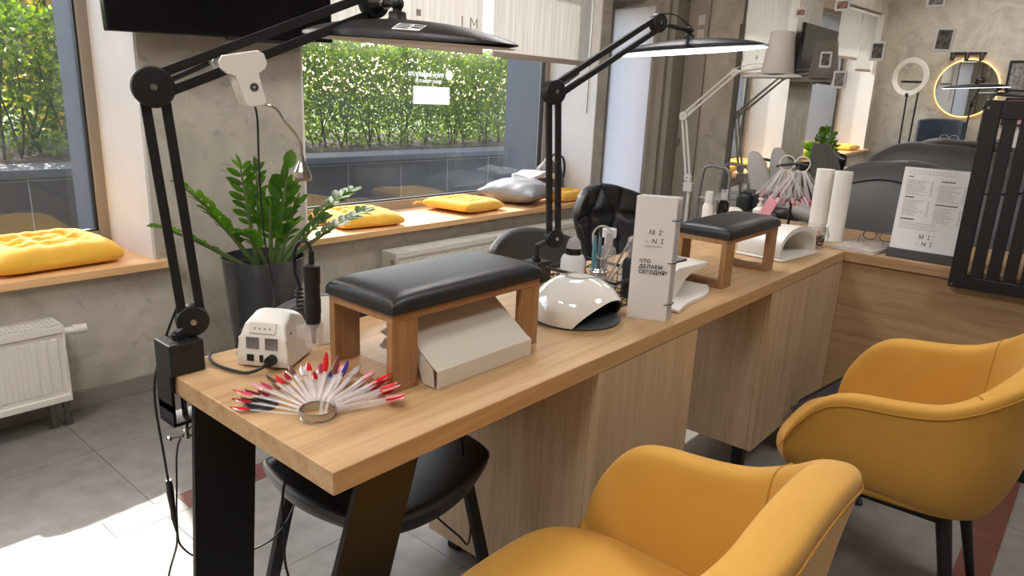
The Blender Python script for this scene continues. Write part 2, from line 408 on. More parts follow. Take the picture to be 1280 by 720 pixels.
def frosted():
    m = bpy.data.materials.new('frosted_door'); m.use_nodes = True; nt = m.node_tree; b = nt.nodes['Principled BSDF']; o = nt.nodes['Material Output']
    b.inputs['Base Color'].default_value = (*lin((222, 218, 228)), 1); setp(b, rough=0.5)
    t = nt.nodes.new('ShaderNodeBsdfTranslucent'); t.inputs['Color'].default_value = (*lin((255, 248, 244)), 1)
    mx = nt.nodes.new('ShaderNodeMixShader'); mx.inputs[0].default_value = 0.8
    nt.links.new(b.outputs[0], mx.inputs[1]); nt.links.new(t.outputs[0], mx.inputs[2]); nt.links.new(mx.outputs[0], o.inputs['Surface'])
    return m
M['frosted'] = frosted()
NAILS = {}
def nailmat(rgb):
    if rgb not in NAILS: NAILS[rgb] = plain('gel_polish', rgb, 0.15)
    return NAILS[rgb]
# ------------------------------------------------------------------ camera, world, sun
cam_d = bpy.data.cameras.new('camera'); cam = bpy.data.objects.new('camera', cam_d); COL.objects.link(cam)
cam_d.sensor_width = 36.0; cam_d.lens = 36.0*882.4/1280.0; cam_d.clip_start = 0.02; cam_d.clip_end = 200
CAMH = 1.30
def camrot(rx, ry, rz):
    return Matrix.Rotation(rz, 3, 'Z') @ Matrix.Rotation(rx, 3, 'X') @ Matrix.Rotation(ry, 3, 'Z')
cam.matrix_world = Matrix.Translation((0, 0, CAMH)) @ camrot(math.radians(74.788), math.radians(2.527), math.radians(-49.752)).to_4x4()
SC.camera = cam
SC.view_settings.view_transform = 'Standard'; SC.view_settings.look = 'None'; SC.view_settings.gamma = 1.0
SC.view_settings.use_curve_mapping = False
SC.view_settings.exposure = EXPOSURE
SC.cycles.use_denoising = True
try: SC.cycles.denoiser = 'OPENIMAGEDENOISE'
except Exception: pass
SC.cycles.max_bounces = 10; SC.cycles.diffuse_bounces = 6; SC.cycles.glossy_bounces = 5; SC.cycles.transparent_max_bounces = 24
SC.cycles.sample_clamp_indirect = 6.0; SC.cycles.caustics_reflective = True; SC.cycles.caustics_refractive = False

SUN_T = Vector((-0.18, -0.87, -0.63)).normalized()
w = bpy.data.worlds.new('sky'); SC.world = w; w.use_nodes = True; nt = w.node_tree
bg = nt.nodes['Background']; sky = nt.nodes.new('ShaderNodeTexSky')
sky.sky_type = 'NISHITA'; sky.sun_disc = False
sky.sun_elevation = math.asin(-SUN_T.z); sky.sun_rotation = math.atan2(-SUN_T.x, -SUN_T.y)
sky.air_density = 1.0; sky.dust_density = 2.0; sky.ozone_density = 1.0
nt.links.new(sky.outputs[0], bg.inputs['Color']); bg.inputs['Strength'].default_value = SKY
sl = bpy.data.lights.new('sun', 'SUN'); sl.energy = SUN; sl.angle = math.radians(0.6); sl.color = (1.0, 0.955, 0.88)
so = bpy.data.objects.new('sun', sl); COL.objects.link(so)
so.rotation_euler = (-SUN_T).to_track_quat('Z', 'Y').to_euler()

# ------------------------------------------------------------------ room shell
XL, XR, YB, YW, ZC = -1.48, 5.09, -2.6, 3.02, 2.95
m = MB(); m.mi = 2
m.box((XL, YB, -0.06), (5.6, 3.75, -0.003))
rows = [(2.606, 3.09, 0), (2.12, 2.606, 0), (2.02, 2.12, 1)] + [(2.02-0.4675*(k+1), 2.02-0.4675*k, 0) for k in range(4)] + [(0.06, 0.15, 1)] + [(0.06-0.4675*(k+1), 0.06-0.4675*k, 0) for k in range(6)] + [(3.09, 3.57, 0)]
g = 0.0010
for (y0, y1, strip) in rows:
    y0, y1 = max(y0, YB), min(y1, 3.75)
    if y1-y0 < 0.02: continue
    off = 0.79 if not strip else 0.64
    k0 = int((XL-off)/0.465)-1
    for k in range(k0, k0+18):
        x0, x1 = off+0.465*k, off+0.465*(k+1)
        x0, x1 = max(x0, XL), min(x1, 5.58)
        if x1-x0 < 0.02: continue
        parts = [(x0, x1)]
        if strip and y0 > 1 and x0 < 0.86 < x1: parts = [(x0, 0.86), (0.86, x1)]
        for a, b in parts:
            m.mi = 1 if (strip and not (y0 > 1 and b < 0.87)) else 0
            m.box((a+g, y0+g, -0.004), (b-g, y1-g, 0.0))
struct(m.build('floor', [M['tile'], M['tile_red'], M['grout']]))
m = MB(); m.box((XL-0.2, YB-0.2, ZC), (5.7, 3.9, ZC+0.1)); struct(m.build('ceiling', M['ceiling']))

SILL_T, SILL_B = 0.57, 0.537
LX0, LX1, RX0, RX1 = -1.33, 1.235, 1.965, 4.43
m = MB()
m.box((XL, YW, 0), (4.55, 3.52, SILL_B))                       # under the sills
m.box((LX1, YW, SILL_B), (RX0, 3.52, ZC)); m.box((RX1, YW, SILL_B), (4.55, 3.52, ZC)); m.box((XL, YW, SILL_B), (LX0, 3.52, ZC))
m.box((LX0, YW, 2.45), (LX1, 3.52, ZC)); m.box((RX0, YW, 2.45), (RX1, 3.52, ZC))
m.box((4.55, 3.40, 0), (4.56, 3.52, ZC))
struct(m.build('wall_back', M['plaster']))
m = MB()                                                       # outside jambs of the building
for a, b in ((XL-0.3, LX0), (LX1, RX0), (RX1, 4.6)):
    m.box((a, 3.525, -0.1), (b, 3.90, 3.2))
m.box((XL-0.3, 3.525, -0.1), (4.6, 3.9, 0.50)); m.box((XL-0.3, 3.525, 2.5), (4.6, 3.9, 3.2))
struct(m.build('trim_1', M['facade']))
m = MB(); m.box((LX1-0.012, YW+0.001, SILL_T), (LX1, 3.47, 2.45)); m.box((LX0, YW+0.001, SILL_T), (LX0+0.012, 3.47, 2.45))
struct(m.build('trim_2', M['white_paint']))
m = MB(); m.box((RX0, YW+0.001, SILL_T), (RX0+0.012, 3.47, 2.45)); m.box((RX1-0.012, YW+0.001, SILL_T), (RX1, 3.47, 2.45))
struct(m.build('trim_3', M['white_paint']))
# skirting under the windows
m = MB(); m.box((XL, YW-0.012, 0), (4.55, YW, 0.075), 0.003); struct(m.build('baseboard_back', plain('grey_skirting', (138, 132, 124), 0.5)))
# end wall (mirror wall): jamb, then door opening, then the solid wall
m = MB()
m.box((XR, YB, 0), (XR+0.12, 2.74, ZC)); m.box((XR, 2.74, 2.02), (XR+0.12, 3.75, ZC)); m.box((XR, 3.35, 0), (XR+0.12, 3.75, 2.02))
m.box((4.55, 3.62, 0), (XR, 3.74, ZC))
m.box((4.55, 3.06, 2.06), (XR, 3.62, ZC))
struct(m.build('wall_right', M['plaster2']))
m = MB(); m.box((XL-0.12, YB, 0), (XL, 3.9, ZC)); struct(m.build('wall_left', M['plaster']))
m = MB(); m.box((XL-0.12, YB-0.12, 0), (XR+0.12, YB, ZC)); struct(m.build('wall_front', M['plaster2']))

# windows
def window(n, x0, x1, s0, s1, posts):
    w = thing('window_%d' % n, None, None); w['kind'] = 'structure'
    m = MB(); f = 0.055; y0, y1 = 3.455, 3.52
    m.box((x0, y0, SILL_T), (x0+f, y1, 2.45), 0.004); m.box((x1-f, y0, SILL_T), (x1, y1, 2.45), 0.004)
    m.box((x0+f, y0, SILL_T), (x1-f, y1, SILL_T+0.06), 0.004); m.box((x0+f, y0, 2.39), (x1-f, y1, 2.45), 0.004)
    for px in posts: m.box((px-0.03, y0, SILL_T+0.06), (px+0.03, y1, 2.39), 0.004)
    m.build('window_frame', M['frame_win'], w)
    m = MB(); q = 0.008
    m.box((x1-f-q, 3.47, SILL_T+0.06), (x1-f, 3.5, 2.39)); m.box((x0+f, 3.47, SILL_T+0.06), (x0+f+q, 3.5, 2.39))
    m.box((x0+f, 3.47, SILL_T+0.06), (x1-f, 3.5, SILL_T+0.06+q))
    m.build('gasket', M['frame_dark'], w)
    m = MB(); m.box((x0+f, 3.490, SILL_T+0.06), (x1-f, 3.494, 2.39)); m.build('pane', M['glass_win'], w)
    m = MB(); m.box((s0, 2.975, SILL_B), (s1, 3.455, SILL_T), 0.003)
    m.build('window_sill', M['pine'], w)
    return w
win1 = window(1, LX0, LX1, LX0+0.001, LX1-0.001, [])
win2 = window(2, RX0, RX1, RX0+0.001, RX1-0.001, [])
# the sill boards run a little past the openings in front of the wall
m = MB(); m.box((LX1-0.001, 2.975, SILL_B), (1.305, YW-0.001, SILL_T), 0.003); m.box((XL+0.01, 2.975, SILL_B), (LX0, YW-0.001, SILL_T)); m.build('sill_end', M['pine'], win1)
m = MB(); m.box((1.930, 2.975, SILL_B), (RX0+0.001, YW-0.001, SILL_T), 0.003); m.box((RX1-0.001, 2.975, SILL_B), (4.47, YW-0.001, SILL_T)); m.build('sill_end', M['pine'], win2)
# lettering stuck on the right window pane (seen from behind, so mirrored)
def mirrored(x, z, y=3.486): return TR(x, y, z) @ Matrix(((-1, 0, 0, 0), (0, 0, 1, 0), (0, 1, 0, 0), (0, 0, 0, 1)))
text('lettering', 'mini-beauty.ru', 0.052, mirrored(3.335, 1.395), M['vinyl'], win2, bold=0.001)
text('lettering', 'салон красоты', 0.032, mirrored(3.32, 1.358), M['vinyl'], win2, bold=0.0005)
m = MB(); m.lathe([(0, 0), (0.032, 0), (0.032, 0.001), (0, 0.001)], (3.385, 3.486, 1.412), 28, RX(PI/2)); m.build('round_logo', M['vinyl'], win2)
m = MB()
for k in range(3): m.box((3.075+k*0.106, 3.485, 1.225), (3.075+k*0.106+0.102, 3.486, 1.335))
m.build('white_sticker', M['vinyl'], win2)

# roller blinds
def blind(x0, x1, zb, label, deco=None):
    t = thing('roller_blind', label, 'blind', ((x0+x1)/2, 3.10, zb), group='roller blinds')
    m = MB(); m.box((x0, 3.098, zb+0.03), (x1, 3.101, 2.40)); m.build('fabric', M['blind'], t, world=True)
    m = MB(); m.box((x0, 3.09, zb), (x1, 3.112, zb+0.034), 0.004); m.build('bottom_bar', plain('blind_bar', (172, 156, 140), 0.5), t, world=True)
    m = MB(); m.cyl((x0, 3.1, 2.42), (x1, 3.1, 2.42), 0.026); m.build('roller', M['white_plastic'], t, world=True)
    return t
b1 = blind(2.02, 3.285, 1.532, 'wide pale roller blind right of the television, its bottom bar behind the black lamp head')
b2 = blind(3.375, 4.395, 1.528, 'narrower pale roller blind at the right end of the right window beside the white door')
blind(-1.31, -0.62, 1.66, 'roller blind seen in the wall mirror on the far side of the left window')
blind(-0.58, 0.30, 1.80, 'roller blind seen in the wall mirror nearer the television')
m = MB(); m.cyl((4.412, 3.09, 1.2), (4.412, 3.09, 2.4), 0.003, n=6); tag(m.build('blind_cord', M['brass'], loc=(4.412, 3.09, 1.2)), 'thin pull cord hanging beside the narrower roller blind', 'cord')
lx = MB()  # shadow of the window lettering, modelled as darker strokes on the blind
lx.box((3.10-0.35, 3.094, 1.70), (3.132-0.35, 3.097, 1.735)); lx.box((3.10, 3.094, 1.665), (3.107, 3.097, 1.735))
lx.box((3.17, 3.094, 1.655), (3.177, 3.097, 1.735)); lx.box((3.225, 3.094, 1.675), (3.23, 3.097, 1.735))
p = [(3.177, 1.73), (3.203, 1.695), (3.228, 1.73)]
lx.tube([(p[0][0], 3.095, p[0][1]), (p[1][0], 3.095, p[1][1]), (p[2][0], 3.095, p[2][1])], 0.0035, 4)
lx.build('logo_shadow', plain('logo_shadow', (150, 138, 128), 0.8), b1, world=True)

# door at the far end and the jambs beside it
d = thing('door_1', None, None); d['kind'] = 'structure'
Pa, Pb = Vector((4.985, 3.30, 0)), Vector((4.845, 2.80, 0))
u = (Pb-Pa).normalized(); L = (Pb-Pa).length; nrm = Vector((u.y, -u.x, 0))
Mx = basis(u, nrm, (0, 0, 1), Pa)
m = MB(); m.box((0.03, -0.008, 0.02), (L-0.03, 0.008, 1.985), M=Mx); m.build('pane', M['frosted'], d)
m = MB(); m.box((0, -0.02, 0.01), (0.03, 0.02, 2.0), M=Mx); m.box((L-0.03, -0.02, 0.01), (L, 0.02, 2.0), M=Mx); m.box((0.03, -0.02, 1.985), (L-0.03, 0.02, 2.0), M=Mx)
m.build('door_frame', plain('door_frame', (168, 160, 150), 0.5), d)
m = MB(); m.cyl((0.06, 0.03, 0.98), (0.06, 0.03, 1.1), 0.008); 
m = MB(); m.box((4.90, 2.69, 0), (5.088, 2.735, 2.08)); m.box((4.99, 2.76, 0), (5.088, 2.80, 2.08)); m.box((4.865, 2.738, 0), (5.088, 2.797, 2.08)); m.box((4.90, 2.69, 2.03), (5.088, 2.80, 2.08)); struct(m.build('trim_4', plain('jamb', (150, 143, 132), 0.6)))
m = MB(); m.box((5.06, 2.735, 0.0), (5.088, 2.80, 2.06)); struct(m.build('trim_5', plain('grey_door_strip', (176, 170, 166), 0.4)))
dd = MB(); dd.box((5.066, 2.52, 0.02), (5.087, 2.685, 2.05), 0.004); door2 = struct(dd.build('door_2', plain('closet_door', (150, 141, 130), 0.5)))
m = MB(); m.box((5.058, 2.545, 1.86), (5.066, 2.60, 1.93)); m.box((5.058, 2.545, 1.72), (5.066, 2.60, 1.83)); m.build('pane', plain('pale_pane', (196, 188, 180), 0.3), door2)
m = MB(); m.box((5.05, 2.655, 0.98), (5.066, 2.665, 1.04), 0.002); m.build('door_handle', M['steel'], door2)

# wall mirror (leans a little out at the top)
th = 0.015
Mm = TR(5.077, 0.6, 1.3) @ RY(-th)
mir = thing('wall_mirror', 'huge wall mirror with dark left edge and stickers on it, reflecting the whole room', 'mirror', (5.077, 0.6, 0.35))
m = MB(); m.box((0, -1.9, -0.85), (0.006, 1.64, 1.45), M=Mm); m.build('mirror_glass', M['mirror'], mir, world=True)
m = MB(); m.box((-0.012, 1.64, -0.85), (0.012, 1.675, 0.56), 0.002, M=Mm); m.box((-0.004, 1.64, 0.56), (0.012, 1.66, 1.45), 0.002, M=Mm)
m.build('edge_strip', plain('mirror_edge', (92, 86, 78), 0.4), mir, world=True)
def sticker(px, y, z, w, h, mt, label, rot=0):
    t = thing('sticker', label, 'sticker', (5.06, y, z), group='small art prints on the mirror')
    MM = Mm @ TR(-0.004, y-0.6, z-1.3) @ RX(rot)
    a = MB(); a.box((-0.0015, -w/2, -h/2), (0, w/2, h/2), M=MM); a.build('paper', M['paper'], t, world=True)
    b = MB(); b.box((-0.0025, -w/2+0.012, -h/2+0.014), (-0.0015, w/2-0.012, h/2-0.012), M=MM); b.build('print', mt, t, world=True)
sticker(0, 1.345, 1.672, 0.085, 0.115, M['photo_dark'], 'dark framed print on the mirror over the pale blind, left of the ring light')
sticker(0, 1.55, 1.495, 0.082, 0.11, M['photo_grey'], 'round grey portrait print on the mirror below the reflected television')
sticker(0, 0.985, 1.735, 0.10, 0.135, M['photo_dark'], 'floral sketch print on the mirror above the reflected round mirror', 0.05)
sticker(0, 1.86, 1.92, 0.075, 0.06, M['photo_warm'], 'small warm brown print at the very top of the mirror above the lampshade')
sticker(0, 1.065, 1.965, 0.1, 0.09, M['photo_grey'], 'grey print at the top edge of the mirror, right of the blinds')
sticker(0, 1.60, 1.955, 0.09, 0.07, M['photo_warm'], 'pinkish card at the top of the mirror above the reflected television')
sticker(0, 1.655, 1.62, 0.075, 0.10, M['photo_dark'], 'pen drawing print on the mirror over the reflected lampshade')

# television on a swing arm in front of the pier
tv = thing('television', 'black flat television on a swing arm in front of the pier', 'television', (1.57, 2.88, 1.47))
Ta, Tb = Vector((1.075, 2.860, 1.464)), Vector((2.065, 2.900, 1.501))
u = (Tb-Ta).normalized(); L = (Tb-Ta).length; nn = Vector((u.y, -u.x, 0))
Mt = basis(u, nn, u.cross(Vector((0, 1, 0))).normalized() if False else Vector((-u.z, 0, u.x)).normalized(), Ta)
m = MB(); m.box((0, -0.04, 0), (L, 0.0, 0.60), 0.006, M=Mt); m.build('casing', M['black_gloss'], tv, world=True)
m = MB(); m.box((0.012, 0.0, 0.022), (L-0.012, 0.0015, 0.588), M=Mt); m.build('display', M['screen_black'], tv, world=True)
m = MB(); m.box((0.5*L-0.03, 0.0, -0.012), (0.5*L+0.03, -0.02, 0.004), M=Mt); m.box((L*0.62, -0.03, -0.014), (L*0.86, -0.005, 0.001), 0.003, M=Mt); m.build('sensor_bar', M['black'], tv, world=True)
m = MB(); m.cyl(Mt @ Vector((L*0.5, -0.04, 0.28)), (1.55, YW-0.02, 1.75), 0.02); m.box((1.45, YW-0.02, 1.62), (1.65, YW-0.001, 1.88)); m.build('swing_arm', M['black'], tv, world=True)

# radiators
def radiator(name, x0, x1, z0, z1, y0, y1, label, valve_right=True, feet=True):
    t = thing('radiator', label, 'radiator', ((x0+x1)/2, (y0+y1)/2, 0))
    m = MB(); n = int((x1-x0)/0.036)
    m.box((x0, y0+0.008, z0), (x1, y0+0.014, z1-0.006))
    m.box((x0, y1-0.014, z0), (x1, y1-0.006, z1-0.006))
    for k in range(n):
        xx = x0+0.03+k*(x1-x0-0.06)/max(1, n-1)
        m.box((xx-0.010, y0+0.0045, z0+0.045), (xx+0.010, y0+0.012, z1-0.05), 0.0025)
    m.box((x0, y0, z1-0.03), (x1, y0+0.012, z1-0.004), 0.003); m.box((x0, y0, z0), (x1, y0+0.012, z0+0.026), 0.003)
    m.build('panel', M['white_enamel'], t, world=True)
    m = MB(); m.box((x0-0.004, y0, z0), (x0+0.002, y1, z1), 0.001); m.build('side_cover', M['white_enamel'], t, world=True)
    m = MB(); m.box((x1-0.002, y0, z0), (x1+0.004, y1, z1), 0.001); m.build('side_cover', M['white_enamel'], t, world=True)
    m = MB(); dz = 0.004; k = int((x1-x0)/0.016)
    for j in range(k+1):
        xx = x0+0.006+j*(x1-x0-0.012)/k; m.box((xx-0.0022, y0+0.012, z1-dz), (xx+0.0022, y1-0.012, z1))
    for j in range(5):
        yy = y0+0.012+j*(y1-y0-0.024)/4; m.box((x0, yy-0.004, z1-dz-0.001), (x1, yy+0.004, z1+0.001))
    m.box((x0, y0, z1-dz), (x1, y0+0.014, z1+0.001)); m.box((x0, y1-0.014, z1-dz), (x1, y1, z1+0.001))
    m.build('top_grille', M['white_enamel'], t, world=True)
    m = MB(); m.box((x0+0.01, y0+0.016, z0+0.02), (x1-0.01, y1-0.016, z1-0.06)); m.build('fins', plain('fins', (120, 116, 110), 0.6), t, world=True)
    m = MB(); yc = (y0+y1)/2
    if valve_right:
        m.cyl((x1+0.004, yc, z1-0.045), (x1+0.05, yc, z1-0.045), 0.014); m.build('valve_body', M['white_plastic'], t, world=True)
        m = MB(); m.cyl((x1+0.05, yc, z1-0.045), (x1+0.095, yc, z1-0.045), 0.02, 0.017, n=18); m.build('valve_knob', M['white_plastic'], t, world=True)
        for q in (0.052, 0.005):
            m = MB(); m.cyl((x1-q, yc, 0), (x1-q, yc, z0-0.02), 0.0095, n=12); m.cyl((x1-q, yc, z0-0.045), (x1-q, yc, z0-0.005), 0.015, n=12); m.cyl((x1-q, yc, 0.0), (x1-q, yc, 0.008), 0.02, n=12)
            m.build('pipe', plain('grey_pipe', (120, 116, 110), 0.35, metal=0.7), t, world=True)
    else:
        m.cyl((x0-0.004, y0+0.03, z1-0.05), (x0-0.012, y0+0.03, z1-0.05), 0.012); m.build('vent_plug', M['steel'], t, world=True)
        for q in (0.12, x1-x0-0.12):
            m = MB(); m.box((x0+q, yc, z0), (x0+q+0.03, YW-0.0005, z0+0.1)); m.build('wall_bracket', M['white_enamel'], t, world=True)
    return t
radiator('l', -0.10, 0.808, 0.115, 0.415, 2.845, 2.965, 'low white panel radiator under the left window with thermostat knob')
radiator('r', 2.40, 4.25, 0.12, 0.462, 2.845, 2.965, 'long white panel radiator under the right window behind the desk', False)
# ------------------------------------------------------------------ outside
m = MB(); m.box((-14, 3.9, -0.15), (40, 60, -0.1)); struct(m.build('ground', M['paving']))
t = thing('retaining_wall', 'dark stone retaining wall with pale joints outside the windows', 'wall', (4, 5.05, -0.1))
m = MB(); x = -3.0
m.box((-3, 5.0, -0.1), (11, 5.25, 0.70)); m.build('stone_panels', M['granite'], t, world=True)
m = MB()
for k in range(24):
    m.box((-2.76+k*0.585, 4.996, -0.1), (-2.752+k*0.585, 5.0, 0.70))
m.box((-3, 4.997, 0.675), (11, 5.0, 0.683)); m.build('joints', M['granite_joint'], t, world=True)
m = MB(); m.box((-3, 4.94, 0.70), (11, 5.32, 0.752), 0.006); m.build('coping', M['coping'], t, world=True)
m = MB(); m.grid(lambda a, b: Vector((-3+14*a, 5.32+1.9*b, 0.73+0.02*math.sin(a*140)*math.sin(b*17)+0.05*b)), 120, 12)
m.box((-3, 5.32, -0.1), (11, 7.2, 0.70)); struct(m.build('ground_bed', M['soil']))
m = MB(); m.box((-20, 7.2, -0.1), (40, 60, 0.74)); struct(m.build('ground_lawn', M['lawn']))
# hedge
hd = thing('hedge', 'tall clipped green hedge behind the stone wall, glowing in the sun', 'hedge', (4, 5.95, 0.74))
rnd = random.Random(3)
def leaf(m, c, d, n, L, W):
    d = d.normalized(); s = d.cross(n)
    if s.length < 1e-5: s = d.orthogonal()
    s.normalize(); n2 = s.cross(d)
    m._new([c, c+d*L*0.45+s*W*0.5-n2*0.1*W, c+d*L, c+d*L*0.45-s*W*0.5-n2*0.1*W], [(0, 1, 2, 3)])
def rv(r): return Vector((r.uniform(-1, 1), r.uniform(-1, 1), r.uniform(-1, 1)))
m = MB(); N = 80000
for k in range(N):
    x = rnd.uniform(-2.2, 9.8)
    if x > 8.2 and rnd.random() < 0.4: continue
    z = 0.745 + (rnd.random()**0.86)*0.965; y0_ = 5.50+rnd.random()**1.15*1.1
    top = 1.70+0.035*math.sin(x*5.1)+0.03*math.sin(x*13.7)
    if rnd.random() < 0.14: z = top+rnd.uniform(-0.06, 0.03)
    if z > top+0.04: continue
    if z < 1.05 and y0_ < 5.85 and rnd.random() < 0.35: continue
    y = y0_
    if z < 1.1: y += 0.08
    c = Vector((x, y, z)); d = rv(rnd)+Vector((0, -0.35, 0.35)); n = rv(rnd)+Vector((0, -0.6, 0.5))
    L = rnd.uniform(0.032, 0.062)
    m.mi = 1 if rnd.random() < 0.3 else 0
    leaf(m, c, d, n, L, L*0.62)
m.build('foliage', [M['hedge'], M['hedge2']], hd, world=True)
m = MB()
for k in range(100):
    x = -2.2+k*0.12+rnd.uniform(-0.03, 0.03); y = rnd.uniform(5.7, 6.1); z0 = 0.74
    for j in range(2):
        q = Vector((x+rnd.uniform(-0.25, 0.25), y+rnd.uniform(-0.12, 0.12), rnd.uniform(1.2, 1.55)))
        m.tube(bez((x, y, z0), ((x+q.x)/2+rnd.uniform(-.05, .05), y, 1.0), q, 4), 0.009, 4, r2=0.004)
m.build('branches', M['bark'], hd, world=True)
# trees behind the hedge
def tree(x, y, h, rx, mt, label, n, seed):
    r = random.Random(seed); t = thing('tree', label, 'tree', (x, y, -0.1), group='trees beyond the hedge')
    a = MB(); a.tube([(x, y, -0.1), (x+0.05, y, h*0.45), (x, y, h*0.8)], [0.09, 0.07, 0.03], 8)
    for k in range(7):
        g = r.uniform(0, 2*PI); a.tube([(x, y, h*r.uniform(.3, .6)), (x+rx*.7*math.cos(g), y+rx*.7*math.sin(g), h*r.uniform(.6, .9))], 0.03, 5, r2=0.01)
    a.build('trunk', M['bark'], t, world=True)
    a = MB()
    for k in range(n):
        v = rv(r)
        while v.length > 1 or v.length < 0.3: v = rv(r)
        c = Vector((x+v.x*rx*(1+.25*math.sin(v.z*9)), y+v.y*rx, h*0.62+v.z*h*0.42)); L = r.uniform(0.10, 0.2)
        leaf(a, c, rv(r), rv(r), L, L*0.7)
    a.build('crown', mt, t, world=True)
tree(1.35, 12.0, 3.3, 1.25, M['tree_dark'], 'blue-green tree beyond the hedge at the top left corner', 2600, 5)
tree(2.62, 8.6, 3.0, 0.62, M['tree_yellow'], 'yellow autumn tree beyond the hedge left of the window frame', 1500, 6)
tree(-1.9, 11.5, 3.2, 1.4, M['tree_dark'], 'broad dark tree beyond the hedge outside the left edge', 2200, 8)
# ------------------------------------------------------------------ desk, cabinets, counter
DT = 0.75
t = thing('worktop', 'long light oak desk top with black steel leg plates at its near end', 'desk', (1.78, 1.085, 0.0))
m = MB(); m.box((0.55, 0.797, 0.71), (3.018, 1.373, DT), 0.0022); m.build('tabletop', M['oak'], t, world=True)
def legplate(y, x0t, x1t, x0b, x1b):
    m = MB(); p = [(x0b, 0), (x1b, 0), (x1t, 0.708), (x0t, 0.708)]
    m.prism(p, 0.012, basis((1, 0, 0), (0, 0, 1), (0, -1, 0), (0, y, 0)), 0.001)
    m.build('leg', M['black_metal'], t, world=True)
legplate(1.27, 0.560, 0.690, 0.512, 0.640)
legplate(0.853, 0.640, 0.768, 0.402, 0.548)
m = MB(); m.box((0.585, 0.86, 0.692), (0.745, 1.30, 0.709)); m.build('top_plate', M['black_metal'], t, world=True)
def cabinet(x0, x1, y0, y1, label, feet, zb):
    t = thing('cabinet', label, 'cabinet', ((x0+x1)/2, (y0+y1)/2, 0), group=None)
    m = MB(); m.box((x0, y0+0.018, zb), (x0+0.018, y1, 0.708), 0.001); m.build('side_panel', M['oak_v'], t, world=True)
    m = MB(); m.box((x1-0.018, y0+0.018, zb), (x1, y1, 0.708), 0.001); m.build('side_panel', M['oak_v'], t, world=True)
    m = MB(); m.box((x0, y0, zb), (x1, y0+0.0172, 0.708), 0.001); m.build('front_panel', M['oak_v'], t, world=True)
    m = MB(); m.box((x0+0.018, y0+0.018, zb), (x1-0.018, y1-0.002, zb+0.018)); m.build('bottom_panel', M['oak_v'], t, world=True)
    m = MB(); m.box((x0+0.019, y1-0.02, zb+0.02), (x1-0.019, y1-0.002, 0.70)); m.build('drawer_front', M['oak_v'], t, world=True)
    for fx, fy in feet:
        m = MB(); m.box((fx-0.02, fy-0.02, 0), (fx+0.02, fy+0.02, zb), 0.004); m.build('foot', M['black_metal'], t, world=True)
    return t
cabinet(1.257, 1.742, 0.799, 1.345, 'oak pedestal cabinet under the middle of the desk behind the front yellow armchair', [(1.31, 1.28), (1.69, 1.28), (1.31, 0.86), (1.69, 0.86)], 0.055)
cabinet(2.275, 3.030, 0.799, 1.285, 'oak pedestal cabinet under the far end of the desk next to the counter', [(2.36, 0.87), (2.95, 0.87), (2.36, 1.22), (2.95, 1.22)], 0.13)
t = thing('counter', 'oak counter at right angles to the desk, carrying the menu board and towels', 'counter', (3.3, 0.0, 0))
m = MB(); m.box((3.02, -1.4, 0.71), (3.63, 1.373, DT), 0.0022); m.build('counter_top', M['oak_y'], t, world=True)
m = MB(); m.box((3.036, -1.4, 0.085), (3.056, 0.835, 0.708), 0.001); m.box((3.036, 0.84, 0.085), (3.056, 1.36, 0.708)); m.box((3.6, -1.4, 0.085), (3.615, 1.36, 0.708)); m.build('front_panel', M['oak_y'], t, world=True)
m = MB(); m.box((3.032, -1.4, 0), (3.06, 0.83, 0.084)); m.build('plinth', M['black'], t, world=True)

# slatted screen fixed to the counter front
t = thing('slatted_screen', 'black slatted wooden screen fixed upright to the counter front at the right edge', 'screen', (3.0, 0.0, 0.69))
X0, X1 = 2.985, 3.0175; ya, yb = 0.416, -0.62
m = MB(); m.box((X0, ya-0.05, 0.69), (X1, ya, 1.356), 0.002); m.build('frame_post', M['black'], t, world=True)
m = MB(); m.box((X0, yb, 0.69), (X1, yb+0.05, 1.356), 0.002); m.build('frame_post', M['black'], t, world=True)
m = MB(); m.box((X0, yb+0.05, 1.295), (X1, ya-0.05, 1.356), 0.002); m.build('top_rail', M['black'], t, world=True)
m = MB(); m.box((X0, yb+0.05, 0.69), (X1, ya-0.05, 0.735), 0.002); m.build('bottom_rail', M['black'], t, world=True)
y = ya-0.05-0.0125; 
while y-0.0375 > yb+0.05:
    m = MB(); m.box((X0+0.004, y-0.0375, 0.735), (X1-0.004, y, 1.295), 0.001); m.build('slat', M['black'], t, world=True); y -= 0.0375+0.0125
m = MB()
for z in (0.70, 1.33): m.lathe([(0, 0), (0.004, 0), (0.004, 0.001), (0, 0.001)], (X0, ya-0.012, z), 10, RY(-PI/2))
m.build('screw', M['steel'], t, world=True)

